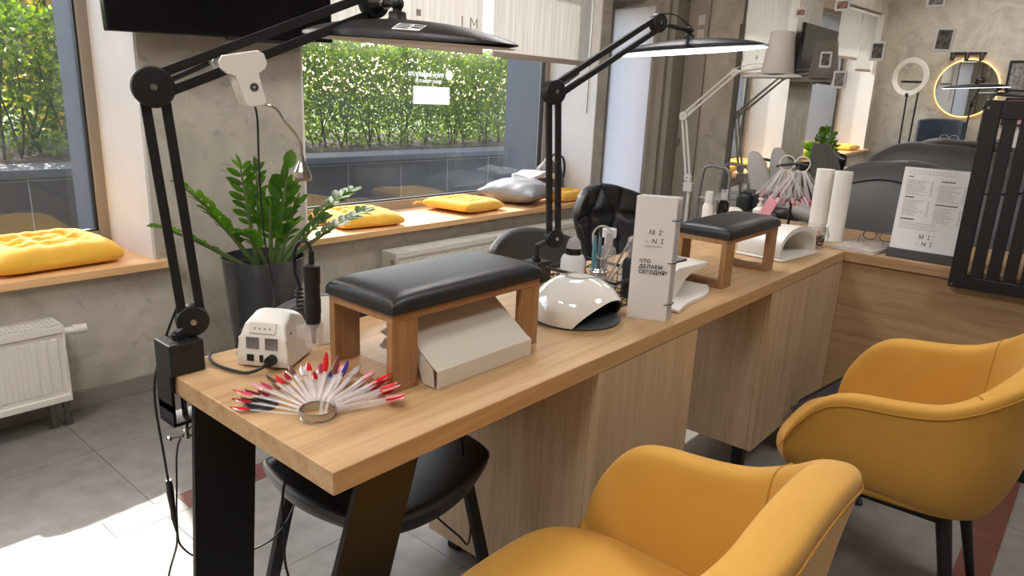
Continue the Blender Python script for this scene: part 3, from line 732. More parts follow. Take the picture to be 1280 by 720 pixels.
# ------------------------------------------------------------------ yellow tub armchairs (front faces +y)
def yellow_chair(name, label, loc, rotz, sc=1.0):
    t = thing(name, label, 'armchair', loc, rotz, 'yellow velvet armchairs')
    W, YF, YBK, R = 0.285*sc, 0.30*sc, -0.195*sc, 0.17*sc
    # plan path of the rim, from right arm tip round the back to left arm tip
    path = []; 
    for i in range(11): path.append((W, YF+(YBK+R-YF)*i/10))
    for i in range(1, 13):
        a = PI/2*i/12; path.append((W-R+R*math.cos(a), YBK+R-R*math.sin(a)))
    for i in range(1, 8): path.append((W-R-(2*(W-R))*i/8, YBK))
    q = [(-x, y) for x, y in path[:23]][::-1]
    path = path+q
    n = len(path)
    # arclength
    S = [0]
    for i in range(1, n): S.append(S[-1]+math.hypot(path[i][0]-path[i-1][0], path[i][1]-path[i-1][1]))
    Lt = S[-1]
    def height(s):
        d = min(s, Lt-s)                        # distance from nearest arm tip
        keys = [(0, 0.500), (0.015, 0.555), (0.04, 0.606), (0.075, 0.640), (0.12, 0.657), (0.20, 0.662), (0.28, 0.668), (0.34, 0.685), (0.40, 0.722), (0.47, 0.772), (0.54, 0.808), (0.62, 0.826), (0.75, 0.832), (1.2, 0.832)]
        for (a, ha), (b, hb) in zip(keys[:-1], keys[1:]):
            if d*1.0/sc <= b:
                u = (d/sc-a)/(b-a); u = u*u*(3-2*u) if False else u
                return ha+(hb-ha)*u
        return 0.832
    hs = [height(s) for s in S]
    for _ in range(3): hs = [hs[0]]+[(hs[i-1]+2*hs[i]+hs[i+1])/4 for i in range(1, n-1)]+[hs[-1]]
    def prof(i):
        x, y = path[i]; H = hs[i]
        # outward normal
        a = path[max(0, i-1)]; b = path[min(n-1, i+1)]; tx, ty = b[0]-a[0], b[1]-a[1]; l = math.hypot(tx, ty); nx, ny = -ty/l, tx/l
        if nx*x+ny*(y+0.03) < 0: nx, ny = -nx, -ny
        d = min(S[i], Lt-S[i])/sc; k = min(1, d/0.10)            # tip taper
        lean = 0.035; back = max(0.0, min(1.0, (d-0.33)/0.25))
        th = 0.030+0.012*k+0.022*back
        out = []
        def P(off, z, f=1.0): return Vector((x*f+nx*off, y*f+ny*off, z))
        zb = 0.375
        fr = max(0, (0.10-d)/0.10)
        out.append(P(-0.16, zb-0.012, 1.0)); out.append(P(-0.10, zb)); out.append(P(-0.055, zb+0.018)); out.append(P(-0.026, zb+0.05))
        zz = [0.30, 0.6, 0.85]
        for f in zz: out.append(P(-0.012+lean*f*0.7+0.02*back*f, zb+0.05+(H-0.03-zb-0.05)*f))
        lo = -0.012+lean*0.75+0.02*back
        out.append(P(lo+0.004, H-0.022)); out.append(P(lo, H-0.006)); out.append(P(lo-0.012, H)); out.append(P(lo-th+0.008, H-0.001)); out.append(P(lo-th-0.004, H-0.010)); out.append(P(lo-th-0.010, H-0.028))
        for f in (0.25, 0.5, 0.75, 1.0): out.append(P(lo-th-0.012-0.012*f-0.02*back*f, (H-0.03)+(0.425-(H-0.03))*f))
        return out
    prs = [prof(i) for i in range(n)]
    m = MB(); k = len(prs[0])
    vs = [[m.bm.verts.new(p) for p in pr] for pr in prs]
    for i in range(n-1):
        for j in range(k-1): m.bm.faces.new([vs[i][j], vs[i+1][j], vs[i+1][j+1], vs[i][j+1]])
    m.bm.faces.new(vs[0]); m.bm.faces.new(vs[-1][::-1])
    # pan under the seat
    m.bm.faces.new([v[0] for v in vs])
    sh = m.build('shell', M['velvet'], t, smooth=True, angle=75, mods=[('SUBSURF', dict(levels=1, render_levels=2))])
    # seat cushion
    m = MB()
    a, yf, yb = W-0.040*sc, 0.365*sc, YBK+0.03*sc
    yc, hy = (yf+yb)/2, (yf-yb)/2
    def ring(f, z): return [Vector((a*f*abs(math.cos(u))**0.55*(1 if math.cos(u) > 0 else -1), yc+hy*f*abs(math.sin(u))**0.55*(1 if math.sin(u) > 0 else -1), z)) for u in [2*PI*i/40 for i in range(40)]]
    rings = [ring(0.88, 0.376), ring(0.96, 0.386), ring(1.0, 0.412), ring(0.985, 0.440), ring(0.93, 0.457), ring(0.8, 0.464), ring(0.55, 0.468), ring(0.25, 0.470)]
    vv = [[m.bm.verts.new(p) for p in r] for r in rings]
    for A, B in zip(vv[:-1], vv[1:]):
        for i in range(40): m.bm.faces.new([A[i], A[(i+1) % 40], B[(i+1) % 40], B[i]])
    m.bm.faces.new(vv[0][::-1]); m.bm.faces.new(vv[-1])
    m.build('seat', M['velvet'], t, smooth=True, angle=80, mods=[('SUBSURF', dict(levels=1, render_levels=1))])
    # piping: outer rim seam and the two inner corner seams
    m = MB(); pts = [prs[i][7]+Vector((0, 0, -0.004)) for i in range(0, n)]
    m.tube(pts, 0.0016, 6); m.build('piping', M['velvet_seam'], sh, smooth=True)
    for i in (13, n-1-13):
        m = MB(); m.tube([prs[i][j]+(prs[i][j]-prs[i][2])*0.0 for j in range(9, 17)], 0.0020, 6); m.build('piping', M['velvet_seam'], sh, smooth=True)
    for sx, sy in ((1, 1), (-1, 1), (1, -1), (-1, -1)):
        m = MB(); m.tube([(0.15*sx, 0.07+0.13*sy, 0.385), (0.215*sx, 0.06+0.205*sy, 0.0)], [0.019, 0.011], 14); m.build('leg', M['black_metal'], t, smooth=True)
    m = MB(); m.box((-0.17, -0.08, 0.345), (0.17, 0.22, 0.372), 0.004); m.build('seat_frame', M['black_metal'], t)
    return t
yellow_chair('armchair', 'yellow velvet tub armchair in the foreground, pushed up to the near half of the desk', (0.865, 0.42, 0), math.radians(0))
yellow_chair('armchair', 'yellow velvet tub armchair cut off by the right edge, in front of the oak counter', (2.00, 0.235, 0), math.radians(2))

# ------------------------------------------------------------------ black work chairs behind / under the desk
def work_chair(label, loc, rotz, quilt=False, back_h=0.80, mat='leather', wide=1.0):
    """faces +y locally, back at -y"""
    t = thing('work_chair', label, 'chair', loc, rotz, 'black work chairs behind the desk')
    bm = M[mat]
    def seatf(u, v):
        x = (u-0.5)*2; y = (v-0.5)*2
        sx = abs(x)**1.0; r = max(abs(x), abs(y)); 
        px = x*math.sqrt(max(0, 1-0.5*y*y*0.55)); py = y*math.sqrt(max(0, 1-0.5*x*x*0.55))
        z = 0.468+0.025*x*x-0.012*(1-y*y)-0.02*max(0, y)**3
        return px, py, z
    m = MB(); N = 17
    top = m.grid(lambda u, v: Vector((seatf(u, v)[0]*0.235, seatf(u, v)[1]*0.215, seatf(u, v)[2])), N, N)
    bot = [[m.bm.verts.new((vv.co.x*0.93, vv.co.y*0.93, vv.co.z-0.052)) for vv in row] for row in top]
    for i in range(N-1):
        for j in range(N-1): m.bm.faces.new([bot[i][j], bot[i][j+1], bot[i+1][j+1], bot[i+1][j]])
    for i in range(N-1):
        for A, B in ((( i, 0), (i+1, 0)), ((i, N-1), (i+1, N-1)), ((0, i), (0, i+1)), ((N-1, i), (N-1, i+1))):
            m.bm.faces.new([top[A[0]][A[1]], top[B[0]][B[1]], bot[B[0]][B[1]], bot[A[0]][A[1]]])
    st = m.build('seat', M['leather'], t, smooth=True, angle=85, mods=[('SUBSURF', dict(levels=1, render_levels=1))])
    # back shell: shield outline, curved
    Nn = 25
    def backp(u, v, off=0.0):
        x = (u-0.5)*2; w = 0.12+0.115*math.sin(min(1, v*1.25)*PI*0.5)-0.05*max(0, v-0.72)**1.4*4
        z0 = 0.46; z = z0+(back_h-z0)*v-0.05*(x*x)*max(0, v-0.4)/0.6
        y = -0.20-0.055*v+0.085*x*x*(0.4+0.6*v)
        if quilt and off > 0:
            def sd(ax, ay, bx, by):
                px, py, qx, qy = x-ax, v-ay, bx-ax, by-ay; k = max(0, min(1, (px*qx+py*qy)/(qx*qx+qy*qy))); return math.hypot(px-k*qx, (py-k*qy)*1.5)
            g = 9
            for sg in (-1, 1):
                for q in ((sg*1.0, 0.62), (0, 0.62), (sg*0.62, 1.0), (0.0, 1.0), (sg*0.7, 0.0), (0.0, 0.0)): g = min(g, sd(sg*0.40, 0.62, *q))
            off = off*(1.75-1.15*math.exp(-(g/0.06)**2)*1.0)
        return Vector((x*w*wide, y+off, z))
    m = MB()
    A = m.grid(lambda u, v: backp(u, v, 0.03), Nn, Nn); B = m.grid(lambda u, v: backp(u, v, -0.012), Nn, Nn)
    for i in range(Nn-1):
        for P, Q in (((i, 0), (i+1, 0)), ((i, Nn-1), (i+1, Nn-1)), ((0, i), (0, i+1)), ((Nn-1, i), (Nn-1, i+1))):
            m.bm.faces.new([A[P[0]][P[1]], A[Q[0]][Q[1]], B[Q[0]][Q[1]], B[P[0]][P[1]]])
    bk = m.build('backrest', bm, t, smooth=True, angle=85, mods=[('SUBSURF', dict(levels=1, render_levels=1))])
    for sx, sy in ((1, 1), (-1, 1), (1, -1), (-1, -1)):
        m = MB(); a = Vector((0.15*sx, 0.13*sy, 0.43)); b = Vector((0.215*sx, 0.195*sy, 0.0))
        d = (b-a); L = d.length; z = d.normalized(); x = Vector((1, 0, 0)); y = z.cross(x).normalized(); x = y.cross(z)
        m.box((-0.016, -0.008, 0), (0.016, 0.008, L), 0.002, M=basis(x, y, z, a)); m.build('leg', M['black_metal'], t)
    m = MB(); m.box((-0.16, -0.14, 0.40), (0.16, 0.14, 0.425), 0.004); m.build('seat_frame', M['black_metal'], t)
    return t
work_chair('black leather chair pushed under the near end of the desk, seat showing below', (0.945, 1.18, 0), math.radians(180+6), False, 0.815, 'leather_grey', 1.15)
work_chair('dark grey round backed chair behind the desk beside the second black lamp', (2.09, 1.515, 0), math.radians(180-8), False, 0.80, 'leather_grey', 1.1)
work_chair('black chair with quilted diamond stitched backrest behind the desk, next to the white door', (3.10, 1.86, 0), math.radians(180-14), True, 0.875)

# ------------------------------------------------------------------ black foot rest beside the second armchair
t = thing('footrest', 'black padded footrest on metal legs between the cabinet and the second armchair', 'footrest', (2.72, 0.60, 0))
Mf = TR(2.73, 0.655, 0.285) @ RZ(math.radians(-10)) @ RX(math.radians(-45))
m = MB(); m.box((-0.14, -0.12, -0.03), (0.14, 0.12, 0.025), 0.02, 3, M=Mf); m.build('pad', M['leather'], t, world=True, smooth=True)
m = MB(); m.box((-0.165, -0.13, -0.035), (-0.145, 0.13, 0.015), 0.004, M=Mf); m.build('side_rail', plain('grey_rail', (96, 98, 104), 0.35), t, world=True)
for sx in (-1, 1):
    m = MB(); m.tube([(2.55+0.12*sx, 0.46, 0.0), (2.73+0.10*sx, 0.67, 0.27)], 0.014, 10); m.build('leg', M['black_metal'], t, world=True)
    m = MB(); m.tube([(2.76+0.12*sx, 0.74, 0.0), (2.73+0.10*sx, 0.63, 0.26)], 0.014, 10); m.build('leg', M['black_metal'], t, world=True)
# ------------------------------------------------------------------ jointed table lamps
def arm_lamp(label, block, pivot, elbow, wrist, headc, hdir, hlen, hwid, mt, group, lit=False, clamp=True, labelled=False, blockM=None, disc=1.0, pitch=0.0, roll=0.0, screw='steel'):
    t = thing('desk_lamp', label, 'lamp', block, 0, group)
    block, pivot, elbow, wrist, headc = [Vector(v) for v in (block, pivot, elbow, wrist, headc)]
    mat = M[mt]
    if clamp:
        m = MB(); m.box((-0.034, -0.034, 0), (0.034, 0.034, 0.064), 0.003, M=TR(*block) @ (blockM or Matrix.Identity(4)))
        m.build('clamp_block', mat, t, world=True)
        m = MB()
        for dx, dy in ((-0.018, -0.018), (0.018, 0.014)): m.lathe([(0, 0), (0.006, 0), (0.006, 0.0012), (0, 0.0012)], block+Vector((dx, dy, 0.0635)), 12)
        m.build('screw_hole', M['slot'], t, world=True)
        m = MB(); bx, by = block.x, block.y
        m.box((bx-0.036, by-0.03, -0.075+block.z), (bx-0.030 if False else bx-0.03, by+0.03, block.z+0.001)); 
        m.box((bx-0.036, by-0.03, block.z-0.105), (bx+0.035, by+0.03, block.z-0.098)); m.box((bx-0.036, by-0.03, block.z-0.1), (bx-0.03, by+0.03, block.z-0.06))
        m.build('clamp_bracket', mat, t, world=True) if clamp == 1 else m.bm.free()
        if clamp == 1:
            m = MB(); m.cyl((bx, by, block.z-0.045), (bx, by, block.z-0.15), 0.006, n=12); m.cyl((bx, by, block.z-0.05), (bx, by, block.z-0.043), 0.012, n=14); m.build('clamp_screw', M['steel'], t, world=True)
            m = MB(); m.tube([(bx-0.03, by+0.012, block.z-0.146), (bx+0.035, by-0.014, block.z-0.146)], 0.0028, 8); m.ball((bx-0.03, by+0.012, block.z-0.146), 0.006, 10); m.ball((bx+0.035, by-0.014, block.z-0.146), 0.006, 10); m.build('clamp_handle', M['steel'], t, world=True)
        m = MB(); m.cyl(block+Vector((0, 0, 0.06)), block+Vector((0, 0, 0.075)), 0.013); m.tube([block+Vector((0, 0, 0.06)), (block.x, block.y, pivot.z-0.02), pivot], 0.009, 12); m.build('post', mat, t, world=True)
    # arm plane normal (towards the viewer)
    h = Vector((wrist.x-elbow.x, wrist.y-elbow.y, 0)); h.normalize(); nr = Vector((h.y, -h.x, 0))
    if nr.y > 0: nr = -nr
    def knob(p, r, th, name):
        r *= disc
        m = MB(); Q = basis(h, nr.cross(h), nr, p)
        m.lathe([(0, -th), (r*0.9, -th), (r, -th*0.8), (r, th*0.75), (r*0.93, th), (r*0.3, th*1.12), (0, th*1.12)], n=32, M=Q); o = m.build(name, mat, t, world=True, smooth=True)
        m = MB(); m.lathe([(0, th*1.1), (0.006*disc, th*1.1), (0.006*disc, th*1.1+0.003), (0.003*disc, th*1.1+0.004), (0, th*1.1+0.003)], n=12, M=Q); m.build('screw', M[screw], o, loc=None) if False else None
        mm = MB(); mm.lathe([(0, th*1.1), (0.006*disc, th*1.1), (0.006*disc, th*1.1+0.003), (0, th*1.1+0.004)], n=12, M=Matrix.Translation(-block) @ Q); m.bm.free(); mm.build('screw', M[screw], o)
        return o
    def bars(a, b, off, name):
        d = (b-a).normalized(); s = d.cross(nr).normalized()
        for k in (-1, 1):
            m = MB(); p = a+s*off*k; L = (b-a).length
            m.box((-0.0085*disc, -0.006*disc, 0), (0.0085*disc, 0.006*disc, L), 0.0012, M=basis(s, nr, d, p) if s.cross(nr).dot(d) > 0 else basis(s, -nr, d, p)); m.build(name, mat, t, world=True)
    knob(pivot, 0.031, 0.014, 'base_joint'); bars(pivot, elbow, 0.0165*disc, 'lower_arm'); knob(elbow, 0.036, 0.016, 'elbow_joint'); bars(elbow, wrist, 0.0165*disc, 'upper_arm')
    m = MB(); d = (wrist-elbow).normalized(); m.tube([elbow+d*0.03+nr*-0.006, elbow+d*0.105+nr*-0.006+Vector((0, 0, 0.004))], 0.0045, 8); m.build('spring', M['grey_plastic'] if mt == 'black' else mat, t, world=True)
    knob(wrist, 0.029, 0.013, 'wrist_joint')
    # neck
    top = headc+Vector((0, 0, 0.028)); e = wrist+(Vector((top.x, top.y, wrist.z))-wrist)*0.5+Vector((0, 0, 0.004))
    ball = Vector((top.x, top.y, top.z+0.034))
    m = MB(); dd = (ball-wrist).normalized(); m.tube([wrist, wrist+dd*0.04], [0.024*disc, 0.010], 12); m.build('fork', mat, t, world=True)
    m = MB(); m.cyl(wrist+dd*0.04, ball, 0.007, n=12); m.ball(ball, 0.013, 14); m.cyl(ball, top, 0.009, n=12); m.build('neck', mat, t, world=True, smooth=True)
    m = MB(); m.lathe([(0, -0.006), (0.018, -0.006), (0.019, 0.006), (0.017, 0.009), (0.017, 0.018), (0.015, 0.02), (0, 0.02)], top, 20); m.build('collar', mat, t, world=True, smooth=True)
    m = MB(); m.cyl(wrist+dd*0.034, wrist+dd*0.048, 0.011, n=14); m.build('ferrule', M['steel'] if mt == 'black' else mat, t, world=True)
    m = MB(); m.tube(spline([wrist+Vector((0, 0, 0.026)), (wrist+ball)/2+Vector((0, 0, 0.035)), ball+Vector((0, 0, 0.012))]), 0.0022, 6); m.build('cable', M['cord'] if mt == 'black' else M['white_lamp'], t, world=True)
    # head
    hd = Vector((hdir[0], hdir[1], 0)).normalized(); side = Vector((-hd.y, hd.x, 0))
    Q = TR(*headc) @ basis(hd, side, (0, 0, 1)) @ RY(pitch) @ RX(roll)
    m = MB(); nu, nv = 41, 15
    def outline(s): return hwid*(max(0.0, 1-abs(s)**2.6))**0.62
    def topf(u, v):
        s = -math.cos(PI*u); w = outline(s); k = (v-0.5)*2
        zz = 0.030*(1-abs(s)**2.2)*(1-abs(k)**2.4)
        return Q @ Vector((s*hlen, k*w, zz+0.004*(1-abs(s)**8)))
    def botf(u, v):
        s = -math.cos(PI*u); w = outline(s); k = (v-0.5)*2
        return Q @ Vector((s*hlen, k*w, -0.005*(1-abs(s)**6)))
    A = m.grid(topf, nu, nv); B = m.grid(botf, nu, nv)
    for i in range(nu-1):
        for j in (0, nv-1):
            try: m.bm.faces.new([A[i][j], A[i+1][j], B[i+1][j], B[i][j]])
            except ValueError: pass
    hm = m.build('lamp_head', mat, t, world=True, smooth=True, angle=60)
    m = MB()
    m.grid(lambda u, v: (Matrix.Translation(-block) @ Q) @ Vector((-math.cos(PI*u)*hlen*0.985, (v-0.5)*2*outline(-math.cos(PI*u))*0.94, -0.0065-0.003*(1-abs((v-0.5)*2)**2))), nu, 9)
    m.build('diffuser', M['diff_on'] if lit else M['diff_off'], hm)
    if labelled:
        m = MB(); cx = labelled
        Ql = Matrix.Translation(-block) @ Q
        def lab(x, k, lift): 
            s = x/hlen; w = outline(s); return Ql @ Vector((x, k*w, 0.030*(1-abs(s)**2.2)*(1-abs(k)**2.4)+0.004+lift))
        sgn = 1 if (side.x < 0) else -1
        m.grid(lambda u, v: lab(cx-0.035+0.07*u, sgn*(0.66+0.25*v), 0.0012), 8, 6); lb = m.build('label', M['paper'], hm)
        m = MB()
        for r_ in range(5):
            v0 = 0.69+0.042*r_; m.grid(lambda u, v: lab(cx-0.030+(0.034 if r_ else 0.026)*u, sgn*(v0+0.018*v), 0.002), 5, 2)
        for q in range(4):
            for r_ in range(2): m.grid(lambda u, v: lab(cx+0.010+0.006*q+0.0045*u, sgn*(0.70+0.09*r_+0.06*v), 0.002), 2, 2)
        m.build('label_print', M['ink'], lb)
    return t
L1 = arm_lamp('big black jointed desk lamp clamped to the near left corner, label on its long head', (0.574, 1.335, DT), (0.604, 1.335, 0.846), (0.567, 1.335, 1.288), (0.953, 1.200, 1.466), (0.942, 1.115, 1.398), (0.0, -1), 0.305, 0.078, 'black', 'black jointed desk lamps', labelled=0.10, pitch=math.radians(3.0), roll=math.radians(-1))
L2 = arm_lamp('black jointed desk lamp halfway along the desk, lit, beside the tool basket', (1.668, 1.318, DT), (1.725, 1.300, 0.880), (1.683, 1.300, 1.316), (2.05, 1.19, 1.537), (2.28, 1.20, 1.475), (0.03, -1), 0.275, 0.072, 'black', 'black jointed desk lamps', lit=True, clamp=2, pitch=math.radians(-3.0), roll=math.radians(-2))
# white lamp on the trolley by the mirror
L3 = arm_lamp('white jointed lamp with a bucket shaped shade, in front of the wall mirror', (4.64, 2.32, 0.70), (4.64, 2.339, 0.795), (4.64, 2.419, 1.215), (4.64, 2.085, 1.513), (4.64, 1.83, 1.487), (0, -1), 0.20, 0.09, 'white_lamp', None, clamp=2, disc=0.9)
m = MB(); m.lathe([(0, 0), (0.15, 0), (0.15, 0.012), (0.03, 0.022), (0.013, 0.03), (0.013, 0.70), (0, 0.70)], (4.64, 2.32, 0), 32); m.build('floor_stand', M['white_lamp'], L3, world=True, smooth=True, angle=40)
m = MB(); m.lathe([(0.098, 0.0), (0.1, 0.004), (0.072, 0.25), (0.066, 0.256), (0, 0.256), (0, 0.25), (0.064, 0.25), (0.09, 0.006), (0.09, 0.0), (0.098, 0.0)], (4.64, 1.80, 1.505), 40)
m.build('bucket_shade', plain('pale_shade', (214, 206, 200), 0.8), L3, world=True, smooth=True)
# small white clip lamp on the arm of the big lamp
t = thing('clip_lamp', 'small white clip lamp with a bendy neck hanging on the big black lamp arm', 'lamp', (0.70, 1.27, 1.30))
u = Vector((0.945, -0.33, 0)); zc = Vector((0, 0, 1))
ang = math.radians(-14)
ux = (u*math.cos(ang)+zc*math.sin(ang)*-1); 
nr = Vector((-0.33, -0.945, 0)).normalized()
ex = u.copy(); ez = zc.copy(); c, s_ = math.cos(math.radians(12)), math.sin(math.radians(12))
ax = (ex*c+ez*s_).normalized(); az = (-ex*s_+ez*c).normalized()
def clipM(o): return basis(ax, az, ax.cross(az), o)
body = []
def rr(x0, y0, x1, y1, r, n=5):
    o = []
    for cx, cy, a0 in ((x1-r, y0+r, -90), (x1-r, y1-r, 0), (x0+r, y1-r, 90), (x0+r, y0+r, 180)):
        for i in range(n+1): a = math.radians(a0+90*i/n); o.append((cx+r*math.cos(a), cy+r*math.sin(a)))
    return o
pc = Vector((0.700, 1.272, 1.310))
poly = [(-0.034, 0.022), (-0.026, 0.012), (-0.011, 0.008), (-0.006, -0.048), (0.0, -0.052), (0.024, -0.052), (0.029, -0.047), (0.026, 0.006), (0.042, 0.010), (0.048, 0.020), (0.046, 0.036), (0.036, 0.044), (-0.026, 0.044), (-0.034, 0.036)]
m = MB(); m.prism(poly, 0.012, clipM(pc+nr*0.020) , 0.002); m.build('clip_body', M['white_plastic'], t, world=True)
m = MB(); m.prism(poly, 0.010, clipM(pc-nr*0.03-ax*0.004), 0.002); m.build('clip_jaw', M['white_plastic'], t, world=True)
m = MB(); m.lathe([(0, 0), (0.006, 0), (0.006, 0.002), (0.004, 0.003), (0, 0.001)], n=14, M=clipM(pc+ax*0.014-az*0.018+nr*0.0205) @ RX(PI)); m.lathe([(0.002, -0.0005), (0.0075, -0.0005), (0.0075, 0.001), (0.002, 0.001)], n=14, M=clipM(pc+ax*0.014-az*0.018+nr*0.032)); m.build('push_button', M['grey_plastic'], t, world=True)
s0 = pc+ax*0.02-az*0.05; tip = Vector((0.822, 1.27, 1.165))
m = MB(); gpts = spline([s0, s0+Vector((0.03, -0.004, -0.006)), Vector((0.785, 1.27, 1.235)), Vector((0.818, 1.27, 1.195)), tip], 6); m.tube(gpts, 0.0028, 8); m.build('gooseneck', M['steel'], t, world=True, smooth=True)
m = MB(); m.lathe([(0.004, 0.0), (0.006, -0.010), (0.0075, -0.014), (0.016, -0.032), (0.019, -0.044), (0.018, -0.05), (0.0155, -0.048), (0.013, -0.034), (0.004, -0.012), (0.004, 0)], tip, 12); m.build('clear_head', M['steel'], t, world=True)
m = MB(); c0 = pc+ax*0.012-az*0.052
m.tube(spline([c0, c0+Vector((0.004, 0, -0.03)), (0.722, 1.262, 1.14), (0.724, 1.262, 1.03), (0.732, 1.26, 0.95), (0.75, 1.28, 0.86), (0.74, 1.36, 0.79), (0.72, 1.385, 0.755), (0.68, 1.40, 0.60)], 6), 0.002, 6); m.build('cord', M['cord'], t, world=True)
# ------------------------------------------------------------------ things on the desk
def hand_rest(label, x0, x1, y0, y1, zt=0.905, pad=0.042, postw=0.062):
    t = thing('hand_rest', label, 'hand rest', ((x0+x1)/2, (y0+y1)/2, DT), 0, 'padded hand rests on the desk')
    th = 0.017
    for side, xa in ((0, x0), (1, x1-postw)):
        xb = xa+postw
        for ya in (y0, y1-th):
            m = MB(); m.box((xa, ya, DT+0.016), (xb, ya+th, zt-0.0165), 0.001); m.build('leg', M['walnut'], t, world=True)
        m = MB(); m.box((xa, y0, DT+0.0005), (xb, y1, DT+0.0155), 0.001); m.build('foot_board', M['walnut_x'], t, world=True)
    m = MB(); m.box((x0, y0, zt-0.016), (x1, y1, zt), 0.001); m.build('top_board', M['walnut_x'], t, world=True)
    m = MB(); nx, ny = 28, 14
    cx, cy, hx, hy = (x0+x1)/2, (y0+y1)/2, (x1-x0)/2+0.004, (y1-y0)/2+0.006
    def f(u, v):
        a = -math.cos(PI*u); b = -math.cos(PI*v)
        e = (1-abs(a)**12)*(1-abs(b)**9)
        return Vector((cx+hx*a, cy+hy*b, zt+0.014+(pad-0.020)*max(0, e)**0.4+0.006*(1-b*b)*(1-a**4)))
    A = m.grid(f, nx, ny)
    edge = [A[i][0] for i in range(nx)]+[A[nx-1][j] for j in range(1, ny)]+[A[i][ny-1] for i in range(nx-2, -1, -1)]+[A[0][j] for j in range(ny-2, 0, -1)]
    lo = [m.bm.verts.new((v.co.x, v.co.y, zt+0.0005)) for v in edge]
    n = len(edge)
    for i in range(n): m.bm.faces.new([edge[i], edge[(i+1) % n], lo[(i+1) % n], lo[i]])
    m.bm.faces.new(lo)
    m.build('pad', M['leather'], t, world=True, smooth=True, angle=70)
    return t
hand_rest('oak framed hand rest with long black pad on the near half of the desk', 0.795, 1.225, 0.955, 1.150)
hand_rest('oak framed hand rest with black pad, past the spiral card stand', 2.030, 2.440, 0.870, 1.035)

# electric nail drill
t = thing('nail_drill', 'white nail drill control box with vents and a black handpiece at its side', 'nail drill', (0.735, 1.258, DT), math.radians(-57))
def SCL(m):
    bmesh.ops.scale(m.bm, vec=(0.66, 0.86, 1.0), verts=m.bm.verts); return m
# local: front (-y) looks to the camera
prof = [(-0.062, 0.004), (-0.066, 0.02), (-0.060, 0.07), (-0.045, 0.098), (0.0, 0.112), (0.05, 0.098), (0.072, 0.05), (0.070, 0.004)]
m = MB(); nseg = 14
def drillp(u, v):
    k = v*(len(prof)-1); i = min(int(k), len(prof)-2); f = k-i
    y = prof[i][0]+(prof[i+1][0]-prof[i][0])*f; z = prof[i][1]+(prof[i+1][1]-prof[i][1])*f
    x = (u-0.5)*2; w = 0.083*(1-0.32*(max(0, z-0.01)/0.11)**1.6)
    z = z*(1-0.10*abs(x)**3) if z > 0.06 else z
    return Vector((x*w, y, z))
A = m.grid(drillp, nseg, 36)
m.bm.faces.new([v for v in A[0]]); m.bm.faces.new([v for v in A[-1]][::-1])
m.bm.faces.new([A[i][0] for i in range(nseg)]+[A[i][-1] for i in range(nseg-1, -1, -1)])
bd = SCL(m).build('housing', M['white_plastic'], t, smooth=True, angle=38, mods=[('BEVEL', dict(width=0.006, segments=3, limit_method='ANGLE', angle_limit=math.radians(40)))])
m = MB()
for sx in (-1, 1):
    for k in range(8):
        x = sx*0.030+(k-3.5)*0.0052; m.box((x-0.0013, -0.0675, 0.038), (x+0.0013, -0.058, 0.062), M=RX(math.radians(-3)))
SCL(m).build('vent_slots', M['ink_grey'], bd)
m = MB(); m.box((-0.048, -0.0675, 0.016), (-0.026, -0.060, 0.030), 0.001); m.box((-0.008, -0.0675, 0.015), (0.004, -0.06, 0.030), 0.001); SCL(m).build('switch', M['black'], bd)
m = MB(); m.box((-0.042, -0.003, -0.012), (0.042, 0.003, 0.012), 0.002, M=TR(0, -0.0535, 0.083) @ RX(math.radians(-28))); SCL(m).build('control_panel', plain('panel_cream', (222, 216, 204), 0.4), bd)
m = MB()
for k in range(4): m.lathe([(0, 0), (0.0022, 0), (0.0022, 0.001), (0, 0.001)], (-0.024+0.016*k, -0.0575, 0.083), 10, RX(math.radians(62)))
m.lathe([(0, 0), (0.003, 0), (0.003, 0.003), (0, 0.003)], (0.0805, -0.045, 0.075), 12, RY(PI/2)); SCL(m).build('dial', M['ink_grey'], bd)
m = MB(); m.lathe([(0, 0), (0.011, 0), (0.010, 0.016), (0, 0.018)], (0.022, -0.057, 0.023), 18, RX(PI/2)); m.tube(spline([(0.022, -0.075, 0.023), (0.016, -0.092, 0.018), (-0.01, -0.098, 0.008), (-0.05, -0.088, 0.006), (-0.09, -0.07, 0.006), (-0.12, -0.045, 0.008), (-0.13, -0.02, 0.010)], 6), 0.0034, 8)
m.build('power_lead', M['cord'], t, smooth=True)
m = MB(); m.lathe([(0, 0), (0.009, 0), (0.006, 0.03), (0, 0.03)], (-0.038, 0.035, 0.05), 12, RY(-PI/2)); m.tube(spline([(-0.066, 0.035, 0.05), (-0.092, 0.035, 0.042), (-0.102, 0.035, 0.01), (-0.102, 0.055, 0.004)], 6), 0.003, 8); m.build('socket_plug', M['cord'], t, smooth=True)
hx, hy = 0.081, 0.010
m = MB(); m.lathe([(0.0165, 0.035), (0.0185, 0.035), (0.0195, 0.085), (0.0175, 0.085), (0.0165, 0.037)], (hx, hy, 0), 24); m.box((0.046, 0.002, 0.05), (0.066, 0.018, 0.075), 0.002); m.build('holder', M['clear'], t, smooth=True)
m = MB(); m.lathe([(0, 0.040), (0.004, 0.040), (0.0055, 0.07), (0.0125, 0.078), (0.0155, 0.09), (0.0155, 0.105), (0.0165, 0.106), (0.0165, 0.135), (0.0155, 0.137), (0.0155, 0.165), (0.0168, 0.17), (0.0168, 0.205), (0.013, 0.207), (0.006, 0.208), (0.0055, 0.235), (0, 0.236)], (hx, hy, 0), 24)
hp = m.build('handpiece', M['black'], t, smooth=True, angle=35)
m = MB(); m.tube(spline([(hx, hy, 0.232), (hx-0.006, hy, 0.250), (hx-0.022, hy, 0.252), (hx-0.034, hy, 0.232), (hx-0.036, hy, 0.19), (hx-0.028, hy, 0.165), (hx-0.03, hy+0.01, 0.15)], 6), 0.0034, 8)
